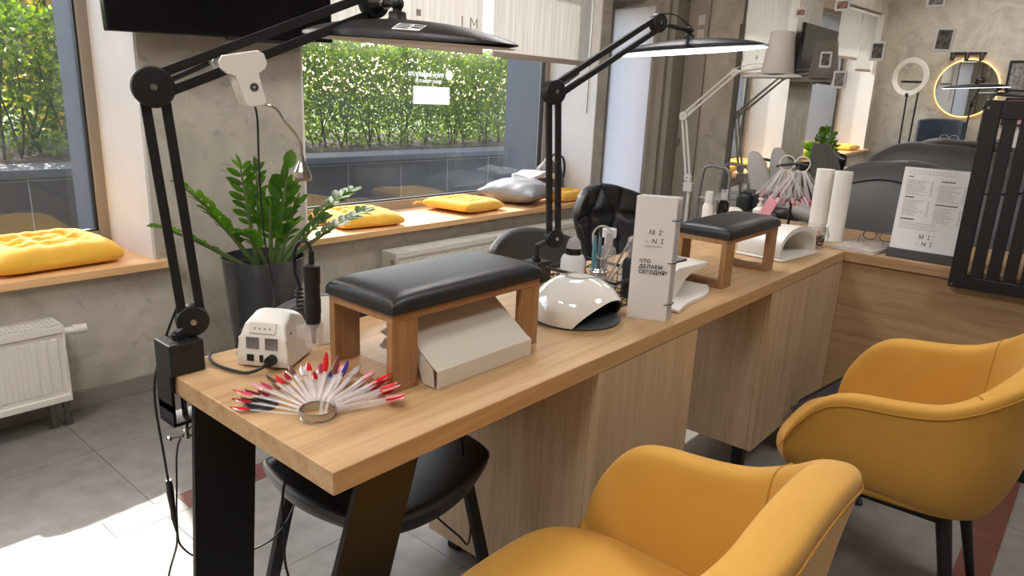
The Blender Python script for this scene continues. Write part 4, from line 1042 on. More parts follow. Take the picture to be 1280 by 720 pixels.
cps = [(hx-0.034+0.007*math.cos(k*0.8), hy+0.012+0.007*math.sin(k*0.8), 0.15-k*0.0011) for k in range(40)]
m.tube(cps, 0.0026, 6); m.build('handpiece_cord', M['cord'], t, smooth=True)

# nail colour fan
t = thing('nail_colour_fan', 'fan of clear nail sample sticks with mostly red tips around a wire ring', 'nail samples', (0.640, 0.968, DT))
m = MB()
for z, r in ((0.004, 0.030), (0.017, 0.0295)): m.tube([(r*math.cos(2*PI*i/28), r*math.sin(2*PI*i/28), z) for i in range(28)], 0.0013, 6, closed=True)
m.lathe([(0.0285, 0.003), (0.0295, 0.003), (0.0295, 0.0155), (0.0285, 0.0155), (0.0285, 0.003)], n=28); m.build('ring', M['steel'], t, smooth=True)
cols = [(200, 28, 40), (150, 22, 40), (196, 70, 90), (36, 34, 36), (110, 22, 38), (206, 150, 160), (140, 40, 60), (170, 60, 90), (96, 60, 52), (150, 96, 70), (120, 78, 56), (232, 196, 170), (232, 196, 60), (210, 170, 130), (224, 200, 196), (230, 214, 210), (222, 210, 210), (150, 110, 100), (196, 190, 190), (120, 150, 150), (200, 200, 204), (60, 50, 130), (210, 200, 200), (190, 180, 180), (220, 205, 205), (206, 190, 190), (226, 160, 160), (220, 60, 70), (212, 36, 44), (204, 28, 40), (198, 24, 36), (214, 60, 60), (226, 140, 140), (232, 150, 140), (212, 40, 50), (228, 150, 150)]
def tip_mesh(m, base, d, up, L, nail, w=0.0048):
    d = d.normalized(); s = d.cross(up).normalized(); n = s.cross(d).normalized()
    B = basis(d, s, n, base)
    return B
def sample(base, d, L, rgb):
    d = Vector(d).normalized(); up = Vector((0, 0, 1)); s = d.cross(up).normalized(); n = s.cross(d).normalized(); B = basis(d, s, n, base)
    m = MB(); m.box((0, -0.0028, -0.0006), (L*0.74, 0.0028, 0.0006), M=B); st = m.build('sample_stick', M['clear'], t)
    m = MB()
    m.grid(lambda u, v: B @ Vector((L*0.72+L*0.30*u, (v-0.5)*2*0.0058*(max(0.0, 1-max(0, u*1.25-0.25)**2.2))**0.7*(0.8+0.2*min(1, u*4)), 0.0012+0.0022*(1-((v-0.5)*2)**2))), 10, 6)
    m.build('painted_tip', nailmat(rgb), st, smooth=True)
rf = random.Random(11)
N = len(cols)
for k, cc in enumerate(cols):
    f = k/(N-1)
    a = math.radians(128) - f*math.radians(158)
    lay = k % 3
    r0 = 0.034; el = 0.03+0.06*math.sin(PI*f)+0.03*lay
    if k in (21,): el = 0.34
    d = Vector((math.cos(a), math.sin(a), el)); L = 0.118+rf.uniform(-0.006, 0.008)
    sample(Vector((r0*math.cos(a), r0*math.sin(a), 0.004+0.006*lay)), d, L, cc)
    a2 = a-math.radians(2.2)
    if 0.25 < f < 0.9: sample(Vector((r0*math.cos(a2), r0*math.sin(a2), 0.012+0.005*lay)), Vector((math.cos(a2), math.sin(a2), el+0.05)), L*0.97, cols[(k*7+3) % N] if f < 0.6 else cc)
sample(Vector((-0.010, -0.022, 0.006)), (0.30, 0.26, 0.75), 0.115, (206, 26, 40)); sample(Vector((-0.006, -0.026, 0.006)), (0.42, 0.24, 0.70), 0.112, (110, 52, 44))
# black lid under the fan
m = MB(); m.lathe([(0, 0.0), (0.029, 0.0), (0.030, 0.003), (0.027, 0.006), (0.018, 0.0055), (0.017, 0.0035), (0, 0.0035)], (0, 0, 0), 32)
tag(m.build('lid', M['black'], smooth=True, angle=30), 'small round black lid lying under the left end of the nail sample fan', 'lid').location = (0.598, 1.078, DT)

# dust collector sheet under the near hand rest
t = thing('dust_guard', 'bent white sheet metal dust guard sloping out from under the near hand rest', 'dust guard', (1.0, 1.0, DT))
pr = [(0.918, DT+0.0015), (0.912, DT+0.0015), (0.912, DT+0.037), (0.930, DT+0.046), (1.035, DT+0.118), (1.115, DT+0.122)]
m = MB(); xa, xb = 0.868, 1.150
th_ = 0.0022
def off(p, q): 
    dx, dz = q[0]-p[0], q[1]-p[1]; l = math.hypot(dx, dz); return (-dz/l*th_, dx/l*th_)
prof2 = [(y, z) for y, z in pr]
m.grid(lambda u, v: Vector((xa+(xb-xa)*v, prof2[int(round(u*(len(prof2)-1)))][0], prof2[int(round(u*(len(prof2)-1)))][1])), len(prof2), 2)
m.build('bent_sheet', M['white_sheet'], t, world=True, mods=[('SOLIDIFY', dict(thickness=0.0025, offset=0)), ('BEVEL', dict(width=0.003, segments=2, limit_method='ANGLE', angle_limit=math.radians(25)))])
for xx, pp in ((xa, [(0.920, DT+0.002), (0.952, DT+0.002), (0.985, DT+0.078), (0.926, DT+0.040)]), (xb-0.003, [(0.955, DT+0.002), (1.10, DT+0.002), (1.10, DT+0.116), (1.035, DT+0.114), (0.955, DT+0.059)])):
    m = MB(); m.prism(pp, 0.002, basis((0, 1, 0), (0, 0, 1), (1, 0, 0), (xx+0.0005, 0, 0))); m.build('side_flange', M['white_sheet'], t, world=True)
# crinkled plastic bag behind it
m = MB(); rb = random.Random(4)
def bagp(u, v):
    a = 2*PI*u; b = PI*v
    q = 1+0.16*math.sin(a*5+b*4)+0.12*math.sin(a*9-b*7)+0.08*math.sin(b*13+a*3)
    return Vector((0.060*math.cos(a)*math.sin(b)*q, 0.050*math.sin(a)*math.sin(b)*q, 0.050-0.050*math.cos(b)*(0.9+0.1*q)))
m.grid(bagp, 48, 28, closeu=True)
tag(m.build('plastic_bag', M['silver_bag'], smooth=True, angle=180), 'crinkled silvery plastic bag under the near hand rest behind the white dust guard', 'bag').location = (0.935, 1.055, DT+0.001)
# tilted white flap behind the handpiece
m = MB(); m.box((0, -0.0015, 0), (0.075, 0.0015, 0.11), 0.0005, M=RZ(math.radians(-25)) @ RX(math.radians(-32)))
tag(m.build('white_board', M['white_sheet']), 'small white sheet leaning behind the nail drill handpiece, left of the hand rest', 'board').location = (0.845, 1.272, DT+0.001)

# dome nail lamp
t = thing('nail_dryer', 'glossy white dome nail dryer with dark opening, in the middle of the desk', 'nail dryer', (1.452, 1.005, DT), math.radians(0))
m = MB(); na, nb = 60, 22; RXr, RYr, HH = 0.118, 0.120, 0.112
def rimz(a):
    # opening centred on local -y
    d = abs((a-1.5*PI+PI) % (2*PI)-PI); k = max(0.0, 1-(d/1.02)**2)
    return 0.062*k**0.75
def domep(u, v, s=1.0):
    a = 2*PI*u; zr = rimz(a)/HH
    zt = zr+(1-zr)*v
    r = (max(0.0, 1-zt**2.1))**0.5*(1.0+0.04*math.sin(PI*min(1, zt)))
    return Vector((RXr*r*math.cos(a)*s, RYr*r*math.sin(a)*s, 0.006+HH*zt*(s if s < 1 else 1)))
m.grid(lambda u, v: domep(u, v), na, nb, closeu=True); dome = m.build('dome', M['white_gloss'], t, smooth=True, angle=180)
m = MB(); m.grid(lambda u, v: domep(u, v, 0.93), na, nb, closeu=True)
m.grid(lambda u, v: domep(u, 0.0, 1.0-0.07*v), na, 2, closeu=True); m.build('inner_shell', M['grey_inner'], dome, smooth=True, angle=180)
m = MB(); m.lathe([(0, 0.0), (0.112, 0.0), (0.113, 0.006), (0.108, 0.010), (0, 0.010)], n=40); m.build('base_plate', M['grey_plastic'], t, smooth=True, angle=40)
m = MB(); ring = []
for i in range(40):
    a = 2*PI*i/40; x, y = 0.012+0.048*math.cos(a), 0.0+0.036*math.sin(a); r2 = (x/RXr)**2+(y/RYr)**2; zt = (max(0, 1-r2))**(1/2.1); ring.append((x, y, 0.0065+HH*zt))
m.tube(ring, 0.0012, 5, closed=True); m.build('display_line', M['ink_grey'], dome)
m = MB()
for x, z in ((-0.05, 0.05), (0.0, 0.075), (0.05, 0.05), (0.03, 0.03), (-0.02, 0.04)): m.ball((x, 0.085, z), 0.004, 8)
m.build('led_beads', M['steel'], dome)

# spiral card stand
t = thing('card_stand', 'tall white spiral bound card stand with black heading, in the middle of the desk', 'card stand', (1.577, 0.871, DT))
A0, B0 = Vector((1.553, 0.916, DT)), Vector((1.602, 0.827, DT))
u = (B0-A0).normalized(); L = (B0-A0).length; nb_ = Vector((-u.y, u.x, 0)).normalized()
if nb_.x < 0: nb_ = -nb_
Hc = 0.322; offd = Vector((0.99, 0.12, 0))
def sheet(name, tilt, offs, thk, mt, h=Hc, jag=False):
    m = MB(); top = (0, 0)
    z = (Vector((0, 0, 1))*math.cos(tilt)+nb_*math.sin(tilt)); n2 = u.cross(z)
    m.box((0, 0, 0), (L, h, thk), 0.0004, M=basis(u, z, n2, A0+offd*offs+Vector((0, 0, 0.0006)))); return m.build(name, mt, t, world=True)
sheet('front_card', 0.0, 0.0, 0.0015, M['paper'])
pg = [sheet('page', 0.0, 0.0045+0.0046*k, 0.0006, M['paper'], Hc-0.001*(k % 2)) for k in range(6)]
sheet('back_card', 0.0, 0.033, 0.0015, M['paper'])
m = MB()
for z in (0.045, 0.155, 0.265):
    c = B0+offd*0.0165+Vector((0, 0, z))
    m.tube([c+u*(0.010*math.cos(a)-0.003)+offd*(0.0215*math.sin(a)) for a in [2*PI*i/18 for i in range(18)]], 0.0013, 6, closed=True)
m.build('binding_rings', M['black_metal'], t, world=True, smooth=True)
def Tm(x, z, lift=0.0008): return Matrix.Translation(-Vector(t.location)) @ basis(u, (0, 0, 1), u.cross(Vector((0, 0, 1))), A0+u*x+Vector((0, 0, z))-nb_*(lift+0.0014))
text('heading', 'ЧТО\nДЕЛАЕМ\nСЕГОДНЯ?', 0.0128, Tm(0.020, 0.152), M['ink'], t, bold=0.0004, space=1.14)
text('logo', 'М  І', 0.0165, Tm(0.038, 0.226), M['ink'], t, bold=0.0001); text('logo', 'N  І', 0.0165, Tm(0.047, 0.204), M['ink'], t, bold=0.0001)
m = MB(); Tq = Tm(0, 0)
m.box((0.070, 0.234, 0), (0.073, 0.237, 0.0005), M=Tq); m.box((0.032, 0.206, 0), (0.035, 0.209, 0.0005), M=Tq)
for k in range(11): m.box((0.030+0.004*k, 0.194, 0), (0.0325+0.004*k, 0.1965, 0.0004), M=Tq)
m.build('logo_marks', M['ink_grey'], t)

# tool basket
t = thing('wire_basket', 'black wire basket of manicure tools and bottles behind the dome nail dryer', 'basket', (1.68, 1.08, DT))
bx0, bx1, by0, by1, bz = 1.580, 1.778, 0.975, 1.210, 0.824
m = MB(); m.box((bx0-0.003, by0, bz-0.004), (bx0+0.003, by1, bz+0.005), 0.002); m.box((bx1-0.003, by0, bz-0.004), (bx1+0.003, by1, bz+0.005), 0.002); m.box((bx0, by0-0.003, bz-0.004), (bx1, by0+0.003, bz+0.005), 0.002); m.box((bx0, by1-0.003, bz-0.004), (bx1, by1+0.003, bz+0.005), 0.002)
m.build('rim', M['black_metal'], t, world=True)
m = MB(); wr = 0.0014
for z in (DT+0.004, DT+0.025, DT+0.048):
    m.tube([(bx0, by0, z), (bx1, by0, z), (bx1, by1, z), (bx0, by1, z)], wr, 5, closed=True)
for k in range(7):
    y = by0+(by1-by0)*k/6; m.cyl((bx0, y, DT+0.003), (bx0, y, bz), wr, n=5); m.cyl((bx1, y, DT+0.003), (bx1, y, bz), wr, n=5); m.cyl((bx0, y, DT+0.003), (bx1, y, DT+0.003), wr, n=5)
for k in range(1, 6):
    x = bx0+(bx1-bx0)*k/6; m.cyl((x, by0, DT+0.003), (x, by0, bz), wr, n=5); m.cyl((x, by1, DT+0.003), (x, by1, bz), wr, n=5); m.cyl((x, by0, DT+0.003), (x, by1, DT+0.003), wr, n=5)
m.build('wire_mesh', M['black_metal'], t, world=True)
def bottle(label, loc, prof, mat, capprof=None, capmat=None, extra=None, cat='bottle', group=None):
    t = thing('bottle', label, cat, loc, 0, group)
    m = MB(); m.lathe(prof, n=24); m.build('body', mat, t, smooth=True, angle=35)
    if capprof: m = MB(); m.lathe(capprof, n=24); m.build('cap', capmat, t, smooth=True, angle=35)
    return t
bz0 = DT+0.006
b = bottle('clear white bottle with black collar and clear cap in the wire basket', (1.632, 1.155, bz0), [(0, 0), (0.034, 0), (0.036, 0.006), (0.036, 0.095), (0.030, 0.108), (0.021, 0.112), (0, 0.112)], M['frost'], [(0, 0.112), (0.0225, 0.112), (0.0225, 0.130), (0, 0.130)], M['black_gloss'])
m = MB(); m.lathe([(0.0215, 0.130), (0.022, 0.131), (0.019, 0.149), (0.012, 0.159), (0, 0.160)], n=24); m.build('clear_cap', M['clear'], b, smooth=True)
b = bottle('black pump bottle with clear overcap at the right side of the wire basket', (1.742, 1.020, bz0), [(0, 0), (0.029, 0), (0.030, 0.004), (0.030, 0.098), (0.025, 0.108), (0.013, 0.111), (0, 0.111)], M['black'], [(0, 0.111), (0.016, 0.111), (0.016, 0.127), (0.009, 0.131), (0.009, 0.142), (0.018, 0.146), (0.018, 0.155), (0, 0.155)], M['black'])
m = MB(); m.lathe([(0.0225, 0.112), (0.023, 0.113), (0.0225, 0.165), (0.014, 0.172), (0, 0.173)], n=24); m.build('clear_overcap', M['clear'], b, smooth=True)
b = bottle('tall clear spray bottle with white top standing behind the black pump bottle', (1.735, 1.105, bz0), [(0, 0), (0.022, 0), (0.024, 0.004), (0.024, 0.12), (0.012, 0.135), (0, 0.135)], M['clear'], [(0, 0.135), (0.0125, 0.135), (0.0125, 0.155), (0.021, 0.158), (0.021, 0.182), (0, 0.184)], M['frost'])
for k, (x, y, c) in enumerate(((1.598, 1.005, (196, 150, 160)), (1.60, 1.035, (214, 190, 196)), (1.60, 1.095, (206, 196, 200)))):
    mt = plain('polish_%d' % k, c, 0.1)
    bottle(['mauve polish bottle at the front right corner of the wire basket', 'pale pink polish bottle next to the mauve one in the wire basket', 'milky polish bottle under the white bottle in the wire basket'][k], (x, y, bz0), [(0, 0), (0.012, 0), (0.0125, 0.003), (0.0125, 0.028), (0.006, 0.034), (0, 0.034)], mt, [(0, 0.034), (0.0065, 0.034), (0.005, 0.058), (0, 0.059)], M['white_plastic'])
# steel cup with tools
t = thing('tool_cup', 'shiny wire cup holding tweezers and files in the basket', 'cup', (1.678, 1.095, bz0))
cx, cy = 1.655, 1.085
m = MB(); m.lathe([(0, 0.0), (0.022, 0.0), (0.024, 0.004), (0.024, 0.062), (0.0225, 0.062), (0.0225, 0.004), (0, 0.004)], (0, 0, 0), 24); m.build('cup_body', M['clear'], t, smooth=True, angle=40)
m = MB()
for z in (0.060, 0.068, 0.074): m.tube([((0.025+0.004*math.sin(z*300))*math.cos(a), 0.025*math.sin(a), z) for a in [2*PI*i/24 for i in range(24)]], 0.0022, 6, closed=True)
for k in range(12): a = 2*PI*k/12; m.ball((0.026*math.cos(a), 0.026*math.sin(a), 0.067), 0.005, 8)
m.build('wire_rim', M['chrome'], t, smooth=True)
def tool(name, label, cat, dx, dy, lean, L, build):
    o = thing(name, label, cat, (1.678+dx, 1.095+dy, bz0+0.006)); o.rotation_euler = (lean[0], lean[1], lean[2] if len(lean) > 2 else 0); build(o, L); return o
def mk_tweez(mt):
    def f(o, L):
        for s in (-1, 1):
            m = MB(); m.tube([(s*0.001, 0, 0.0), (s*0.005, 0, L*0.45), (s*0.0045, 0, L*0.8), (s*0.001, 0, L)], [0.0012, 0.0035, 0.0042, 0.003], 6); m.build('arm', mt, o, smooth=True)
    return f
def mk_stick(mt, r=0.0032, tipm=None):
    def f(o, L):
        m = MB(); m.tube([(0, 0, 0), (0, 0, L*0.75), (0, 0, L)], [r*0.7, r, r*0.8], 8); m.build('handle', mt, o, smooth=True)
        if tipm: m = MB(); m.tube([(0, 0, L), (0, 0, L*1.10)], [r*0.7, r*0.3], 8); m.build('tip', tipm, o, smooth=True)
    return f
tool('tweezers', 'blue tweezers standing in the tool cup, leftmost of the blue pair', 'tweezers', -0.010, 0.012, (math.radians(2), math.radians(-4)), 0.165, mk_tweez(M['teal']))
tool('tweezers', 'grey blue tweezers beside the blue pair in the tool cup', 'tweezers', 0.0, 0.004, (math.radians(0), math.radians(1)), 0.158, mk_tweez(plain('grey_blue', (104, 136, 152), 0.35)))
tool('nail_file', 'white nail file upright in the tool cup', 'nail file', 0.010, -0.004, (math.radians(2), math.radians(5)), 0.17, lambda o, L: MB().box((-0.006, -0.001, 0), (0.006, 0.001, L), 0.0004, M=RZ(-0.9)).build('file_body', M['light_grey'], o))
tool('cuticle_pusher', 'thin steel cuticle pusher upright in the middle of the tool cup', 'pusher', 0.004, 0.004, (math.radians(-3), math.radians(2)), 0.17, mk_stick(M['steel'], 0.002, M['steel']))
tool('brush', 'grey brush leaning right out of the tool cup', 'brush', 0.004, -0.010, (math.radians(16), math.radians(22)), 0.165, mk_stick(M['steel'], 0.0035, M['light_grey']))
tool('brush', 'pale clear brush leaning further right out of the tool cup', 'brush', 0.012, -0.012, (math.radians(20), math.radians(26)), 0.185, mk_stick(M['light_grey'], 0.0032, M['white_plastic']))
tool('brush', 'brush with rust red handle leaning left out of the tool cup', 'brush', -0.012, 0.008, (math.radians(-16), math.radians(-16)), 0.13, mk_stick(M['orange_wood'], 0.003, M['ink_grey']))
o = thing('scissors', 'scissors with grey loop handle standing in the tool cup', 'scissors', (1.678, 1.090, bz0+0.006))
m = MB(); Bc = basis((0.45, -0.89, 0), (0, 0, 1), (-0.89, -0.45, 0))
m.tube([Bc @ Vector((0.028*math.cos(a), 0.162+0.030*math.sin(a)*(1 if math.sin(a) > 0 else 2.2), 0)) for a in [2*PI*i/24 for i in range(24)]], 0.0032, 8, closed=True); m.build('loop_handle', M['light_grey'], o, smooth=True)
m = MB(); m.tube([Bc @ Vector((0.004, 0.10, 0)), Bc @ Vector((0, 0.0, 0))], [0.0035, 0.001], 6); m.tube([Bc @ Vector((-0.004, 0.10, 0)), Bc @ Vector((0.001, 0.0, 0))], [0.0035, 0.001], 6); m.build('blades', M['steel'], o)

# white dust collector behind the card stand
t = thing('dust_collector', 'white desk dust collector with slotted grille and wavy foot, behind the card stand', 'dust collector', (1.86, 0.985, DT))
m = MB()
ol = []
for i in range(24):
    s = i/23; ol.append((1.69+0.325*s, 0.835+0.075*s**1.6+0.012*math.sin(s*PI*2.0)))
ol += [(2.0, 1.10), (1.79, 1.11), (1.786, 0.958), (1.69, 0.948)]
m.prism(ol, 0.010, TR(0, 0, DT+0.0005), 0.003); m.build('foot_plate', M['white_plastic'], t, world=True, smooth=True, angle=40)
prof_ = [(1.786, 0.010), (1.806, 0.010), (1.822, 0.018), (1.838, 0.036), (1.852, 0.054), (1.878, 0.066), (1.915, 0.072), (2.005, 0.074), (2.010, 0.080), (2.0, 0.086), (1.815, 0.094), (1.797, 0.088), (1.788, 0.060)]
m = MB(); m.prism(prof_, 0.185, basis((1, 0, 0), (0, 0, 1), (0, -1, 0), (0, 1.095, DT)), 0.003); m.build('hood', M['white_plastic'], t, world=True, smooth=True, angle=40)
m = MB(); m.box((1.83, 1.075, DT+0.010), (2.0, 1.093, DT+0.075)); m.build('back_plate', M['light_grey'], t, world=True)
m = MB(); m.box((1.80, 0.955, DT+0.0885), (1.945, 1.045, DT+0.0955), M=Matrix.Identity(4)); m.build('grille', M['slot'], t, world=True)
m = MB()
for k in range(10): m.box((1.803+0.0148*k, 0.955, DT+0.0945), (1.808+0.0148*k, 1.045, DT+0.0975))
m.build('grille_bars', M['light_grey'], t, world=True)
m = MB(); Tq = TR(1.80, 1.045, DT+0.096) @ RX(math.radians(70)); m.box((0, 0, 0), (0.19, 0.045, 0.0012), 0.0003, M=Tq); m.build('clear_flap', M['clear_thin'], t, world=True)

# arched white nail lamp past the second hand rest
t = thing('nail_lamp', 'white arched tunnel nail lamp near the far end of the desk', 'nail dryer', (2.74, 0.985, DT))
m = MB(); Mx = basis(Vector((0.93, -0.1, 0)).normalized(), Vector((0.1, 0.93, 0)).normalized(), (0, 0, 1), (2.735, 0.970, DT))
def arch(u, v, s):
    a = PI*u; x = -0.15*math.cos(a); hgt = (0.112 if s > 0 else 0.092)
    z = hgt*math.sin(a)**0.62; x *= (1.0 if s > 0 else 0.90)
    y = -0.085+0.17*v
    z *= (1.0-0.10*v)
    return Mx @ Vector((x, y, 0.008+z))
m.grid(lambda u, v: arch(u, v, 1), 24, 8); m.grid(lambda u, v: arch(u, v, -1), 24, 8)
m.grid(lambda u, v: arch(u, 0, 1 if v < .5 else -1), 24, 2); m.grid(lambda u, v: arch(u, 1, 1 if v < .5 else -1), 24, 2); m.build('arch_body', M['white_plastic'], t, world=True, smooth=True, angle=50)
m = MB(); m.box((-0.155, -0.10, 0), (0.155, 0.09, 0.009), 0.004, M=Mx @ TR(0, 0, 0.0005)); m.build('base_tray', M['white_plastic'], t, world=True, smooth=True, angle=40)
m = MB(); m.box((-0.125, 0.072, 0.01), (0.125, 0.076, 0.078), M=Mx); m.build('back_plate', M['grey_plastic'], t, world=True)

# rack of clear nail samples
t = thing('sample_rack', 'black stand hung with two rings of clear nail sample sticks by the mirror', 'nail samples', (3.33, 1.145, DT))
m = MB(); m.box((-0.05, -0.06, 0), (0.05, 0.06, 0.008), 0.003); m.build('base', M['black'], t)
m = MB(); m.cyl((0, 0, 0.008), (0, 0.0, 0.30), 0.006, n=12); m.tube([(0, -0.055, 0.302), (0, 0.0, 0.306), (0, 0.075, 0.292), (0, 0.09, 0.285)], 0.0065, 10); m.build('stem', M['black_metal'], t, smooth=True)
rs = random.Random(9)
palette = [(226, 170, 180), (214, 150, 160), (206, 120, 140), (150, 70, 90), (120, 110, 116), (196, 186, 190), (232, 210, 210), (90, 84, 90), (220, 190, 190)]
for kk, cy in enumerate((0.045, -0.025)):
    m = MB(); cz = 0.306
    m.tube([(0.004*math.sin(3*a), cy+0.034*math.cos(a), cz+0.034*math.sin(a)) for a in [2*PI*i/28 for i in range(28)]], 0.0024, 6, closed=True); rg = m.build('ring', M['white_plastic'], t, smooth=True)
    for k in range(20):
        f = (k+0.5)/20; a = math.radians(-62)+f*math.radians(124)*1.0
        dx = rs.uniform(-0.10, 0.10); sp = math.sin(a)
        top = Vector((dx*0.1, cy+0.026*sp, cz-0.030)); L = 0.165+rs.uniform(-0.01, 0.01)
        d = Vector((dx*3.0, sp*0.95, -1)).normalized()
        m = MB(); s = d.cross(Vector((1, 0, 0))).normalized(); n = s.cross(d)
        m.box((0, -0.0038, -0.0007), (L*0.8, 0.0038, 0.0007), M=basis(d, s, n, top)); st = m.build('sample_stick', M['clear'], t)
        m = MB(); m.box((L*0.84, -0.0052, -0.0012), (L, 0.0052, 0.0018), 0.001, M=basis(d, s, n, top)); m.build('painted_tip', nailmat(palette[rs.randrange(9)]), st)

# glass bowl with brown bits
t = thing('glass_bowl', 'round clear glass bowl of brown and pinkish wax beans at the desk corner', 'bowl', (2.995, 0.925, DT))
m = MB(); m.lathe([(0, 0.002), (0.040, 0.002), (0.062, 0.03), (0.066, 0.055), (0.055, 0.085), (0.058, 0.092), (0.055, 0.091), (0.052, 0.085), (0.0625, 0.055), (0.059, 0.032), (0.038, 0.006), (0, 0.006)], n=32); m.build('bowl_glass', M['glass_clear'], t, smooth=True)
m = MB()
for k in range(120):
    a = rs.uniform(0, 2*PI); r = 0.05*math.sqrt(rs.random()); z = rs.uniform(0.012, 0.045); rr_ = r*(0.7+0.3*min(1, z/0.03))
    m.ball((rr_*math.cos(a), rr_*math.sin(a), z), (0.009, 0.006, 0.005), 6)
tag(m.build('wax_beans', M['brown_bits'], t, smooth=True), kind='stuff')
m = MB()
for k in range(40):
    a = rs.uniform(0, 2*PI); r = 0.045*math.sqrt(rs.random()); m.ball((r*math.cos(a), r*math.sin(a), rs.uniform(0.048, 0.062)), (0.011, 0.008, 0.005), 6)
tag(m.build('pinkish_beans', M['pinkish'], t, smooth=True), kind='stuff')
# paper towels
for lab, x, y, h, r in (('ridged paper towel roll standing upright on the desk corner, nearer of the pair', 3.225, 0.905, 0.300, 0.036), ('smooth paper towel roll standing just behind the ridged one', 3.255, 0.990, 0.300, 0.038)):
    t = thing('paper_towel_roll', lab, 'paper towel', (x, y, DT), 0, 'paper towel rolls')
    m = MB(); m.lathe([(0.010, 0.002), (r, 0.001), (r, h), (0.012, h), (0.012, 0.002)], n=40); m.build('paper', M['paper_towel'], t, smooth=True, angle=40)
    m = MB(); m.lathe([(0.0095, 0), (0.012, 0), (0.012, h-0.002), (0.0095, h-0.002), (0.0095, 0)], n=20); m.build('cardboard_core', plain('cardboard', (170, 140, 108), 0.8), t, smooth=True, angle=40)
# album and glasses on the counter
t = thing('album', 'flat pale photo album lying on the counter left of the menu board', 'album', (3.20, 0.76, DT))
Ma = TR(3.20, 0.76, DT) @ RZ(math.radians(-6))
m = MB(); m.box((-0.16, -0.085, 0.0005), (0.16, 0.085, 0.010), 0.001, M=Ma); m.build('pages', M['paper'], t, world=True)
m = MB(); m.box((-0.162, -0.087, 0.0101), (0.162, 0.087, 0.012), 0.0005, M=Ma); m.build('cover', plain('album_cover', (186, 174, 162), 0.25, noise=0.25, nscale=30), t, world=True)
t = thing('sunglasses', 'pair of dark glasses lying on the pale album beside the menu board', 'glasses', (3.33, 0.755, DT+0.012))
m = MB()
for cy in (-0.033, 0.033): m.tube([(0.006*math.sin(a), cy+0.027*math.cos(a), 0.020+0.018*math.sin(a)) for a in [2*PI*i/22 for i in range(22)]], 0.0026, 6, closed=True)
m.tube([(0.002, -0.008, 0.026), (0.0, 0, 0.03), (0.002, 0.008, 0.026)], 0.002, 6); m.build('frame', plain('horn', (70, 56, 34), 0.3), t, smooth=True)
for cy in (-0.06, 0.06): m = MB(); m.tube([(0.0, cy, 0.028), (-0.09, cy*0.9, 0.02), (-0.12, cy*0.8, 0.004)], 0.002, 6); m.build('temple', plain('horn2', (120, 96, 50), 0.3), t, smooth=True)

# menu board
t = thing('menu_board', 'white printed price list in a clear stand with dark foot on the counter', 'menu', (3.08, 0.535, DT))
Mm2 = TR(3.075, 0.535, DT) @ RY(math.radians(4))
hw = 0.116
m = MB(); m.box((-0.012, -hw-0.006, 0.0005), (0.030, hw+0.006, 0.036), 0.002, M=Mm2); m.build('foot', M['grey_plastic'], t, world=True)
m = MB(); m.box((0, -hw, 0.036), (0.004, hw, 0.352), M=Mm2); m.build('sheet', M['paper'], t, world=True)
m = MB(); m.box((-0.003, -hw, 0.036), (-0.001, hw, 0.355), 0.0004, M=Mm2); m.build('clear_cover', M['clear_thin'], t, world=True) if False else m.bm.free()
Q = Matrix.Translation(-Vector(t.location)) @ Mm2 @ basis((0, -1, 0), (0, 0, 1), (-1, 0, 0), (-0.0006, 0, 0))
m = MB(); rl = random.Random(2)
def lines(x0, x1, z0, z1, n, price=False):
    for k in range(n):
        z = z0+(z1-z0)*k/max(1, n-1); x = x0; e = x0+(x1-x0)*rl.uniform(0.5, 0.98)
        while x < e:
            w_ = rl.uniform(0.004, 0.012); m.box((x, z, 0), (min(x+w_, e), z+0.0022, 0.0003), M=Q); x += w_+0.0016
        if price: m.box((x1+0.004, z, 0), (x1+0.012, z+0.0022, 0.0003), M=Q)
lines(-0.098, -0.02, 0.302, 0.248, 10, True); lines(-0.098, -0.02, 0.226, 0.168, 11, True); lines(0.012, 0.09, 0.290, 0.232, 10, True); lines(0.012, 0.09, 0.205, 0.150, 10, True); lines(-0.098, 0.06, 0.140, 0.118, 4)
m.build('small_print', M['ink_pale'], t)
m = MB()
def heading(x0, n, z):
    x = x0
    for k in range(n):
        w_ = rl.uniform(0.0035, 0.006); m.box((x, z, 0), (x+w_, z+0.0048, 0.0004), M=Q); x += w_+0.0014
heading(-0.096, 3, 0.314); heading(0.016, 8, 0.304); heading(-0.096, 5, 0.236); heading(0.012, 12, 0.216); heading(-0.098, 8, 0.152); m.build('headings', M['ink'], t)
m = MB(); x = -0.095
for k in range(13):
    w_ = rl.uniform(0.006, 0.012); m.box((x, 0.328, 0), (x+w_, 0.3295, 0.0003), M=Q); m.box((x, 0.328, 0), (x+0.0012, 0.341, 0.0003), M=Q); m.box((x, 0.3395, 0), (x+w_, 0.341, 0.0003), M=Q); x += w_+0.004
m.build('outline_title', M['ink_pale'], t)
text('logo', 'М  І', 0.021, Q @ TR(-0.022, 0.084, 0.0004), M['ink'], t); text('logo', 'N  І', 0.021, Q @ TR(-0.008, 0.058, 0.0004), M['ink'], t)
m = MB(); m.box((0.026, 0.096, 0), (0.029, 0.099, 0.0004), M=Q); m.box((-0.024, 0.060, 0), (-0.021, 0.063, 0.0004), M=Q); m.build('logo_marks', M['ink'], t)

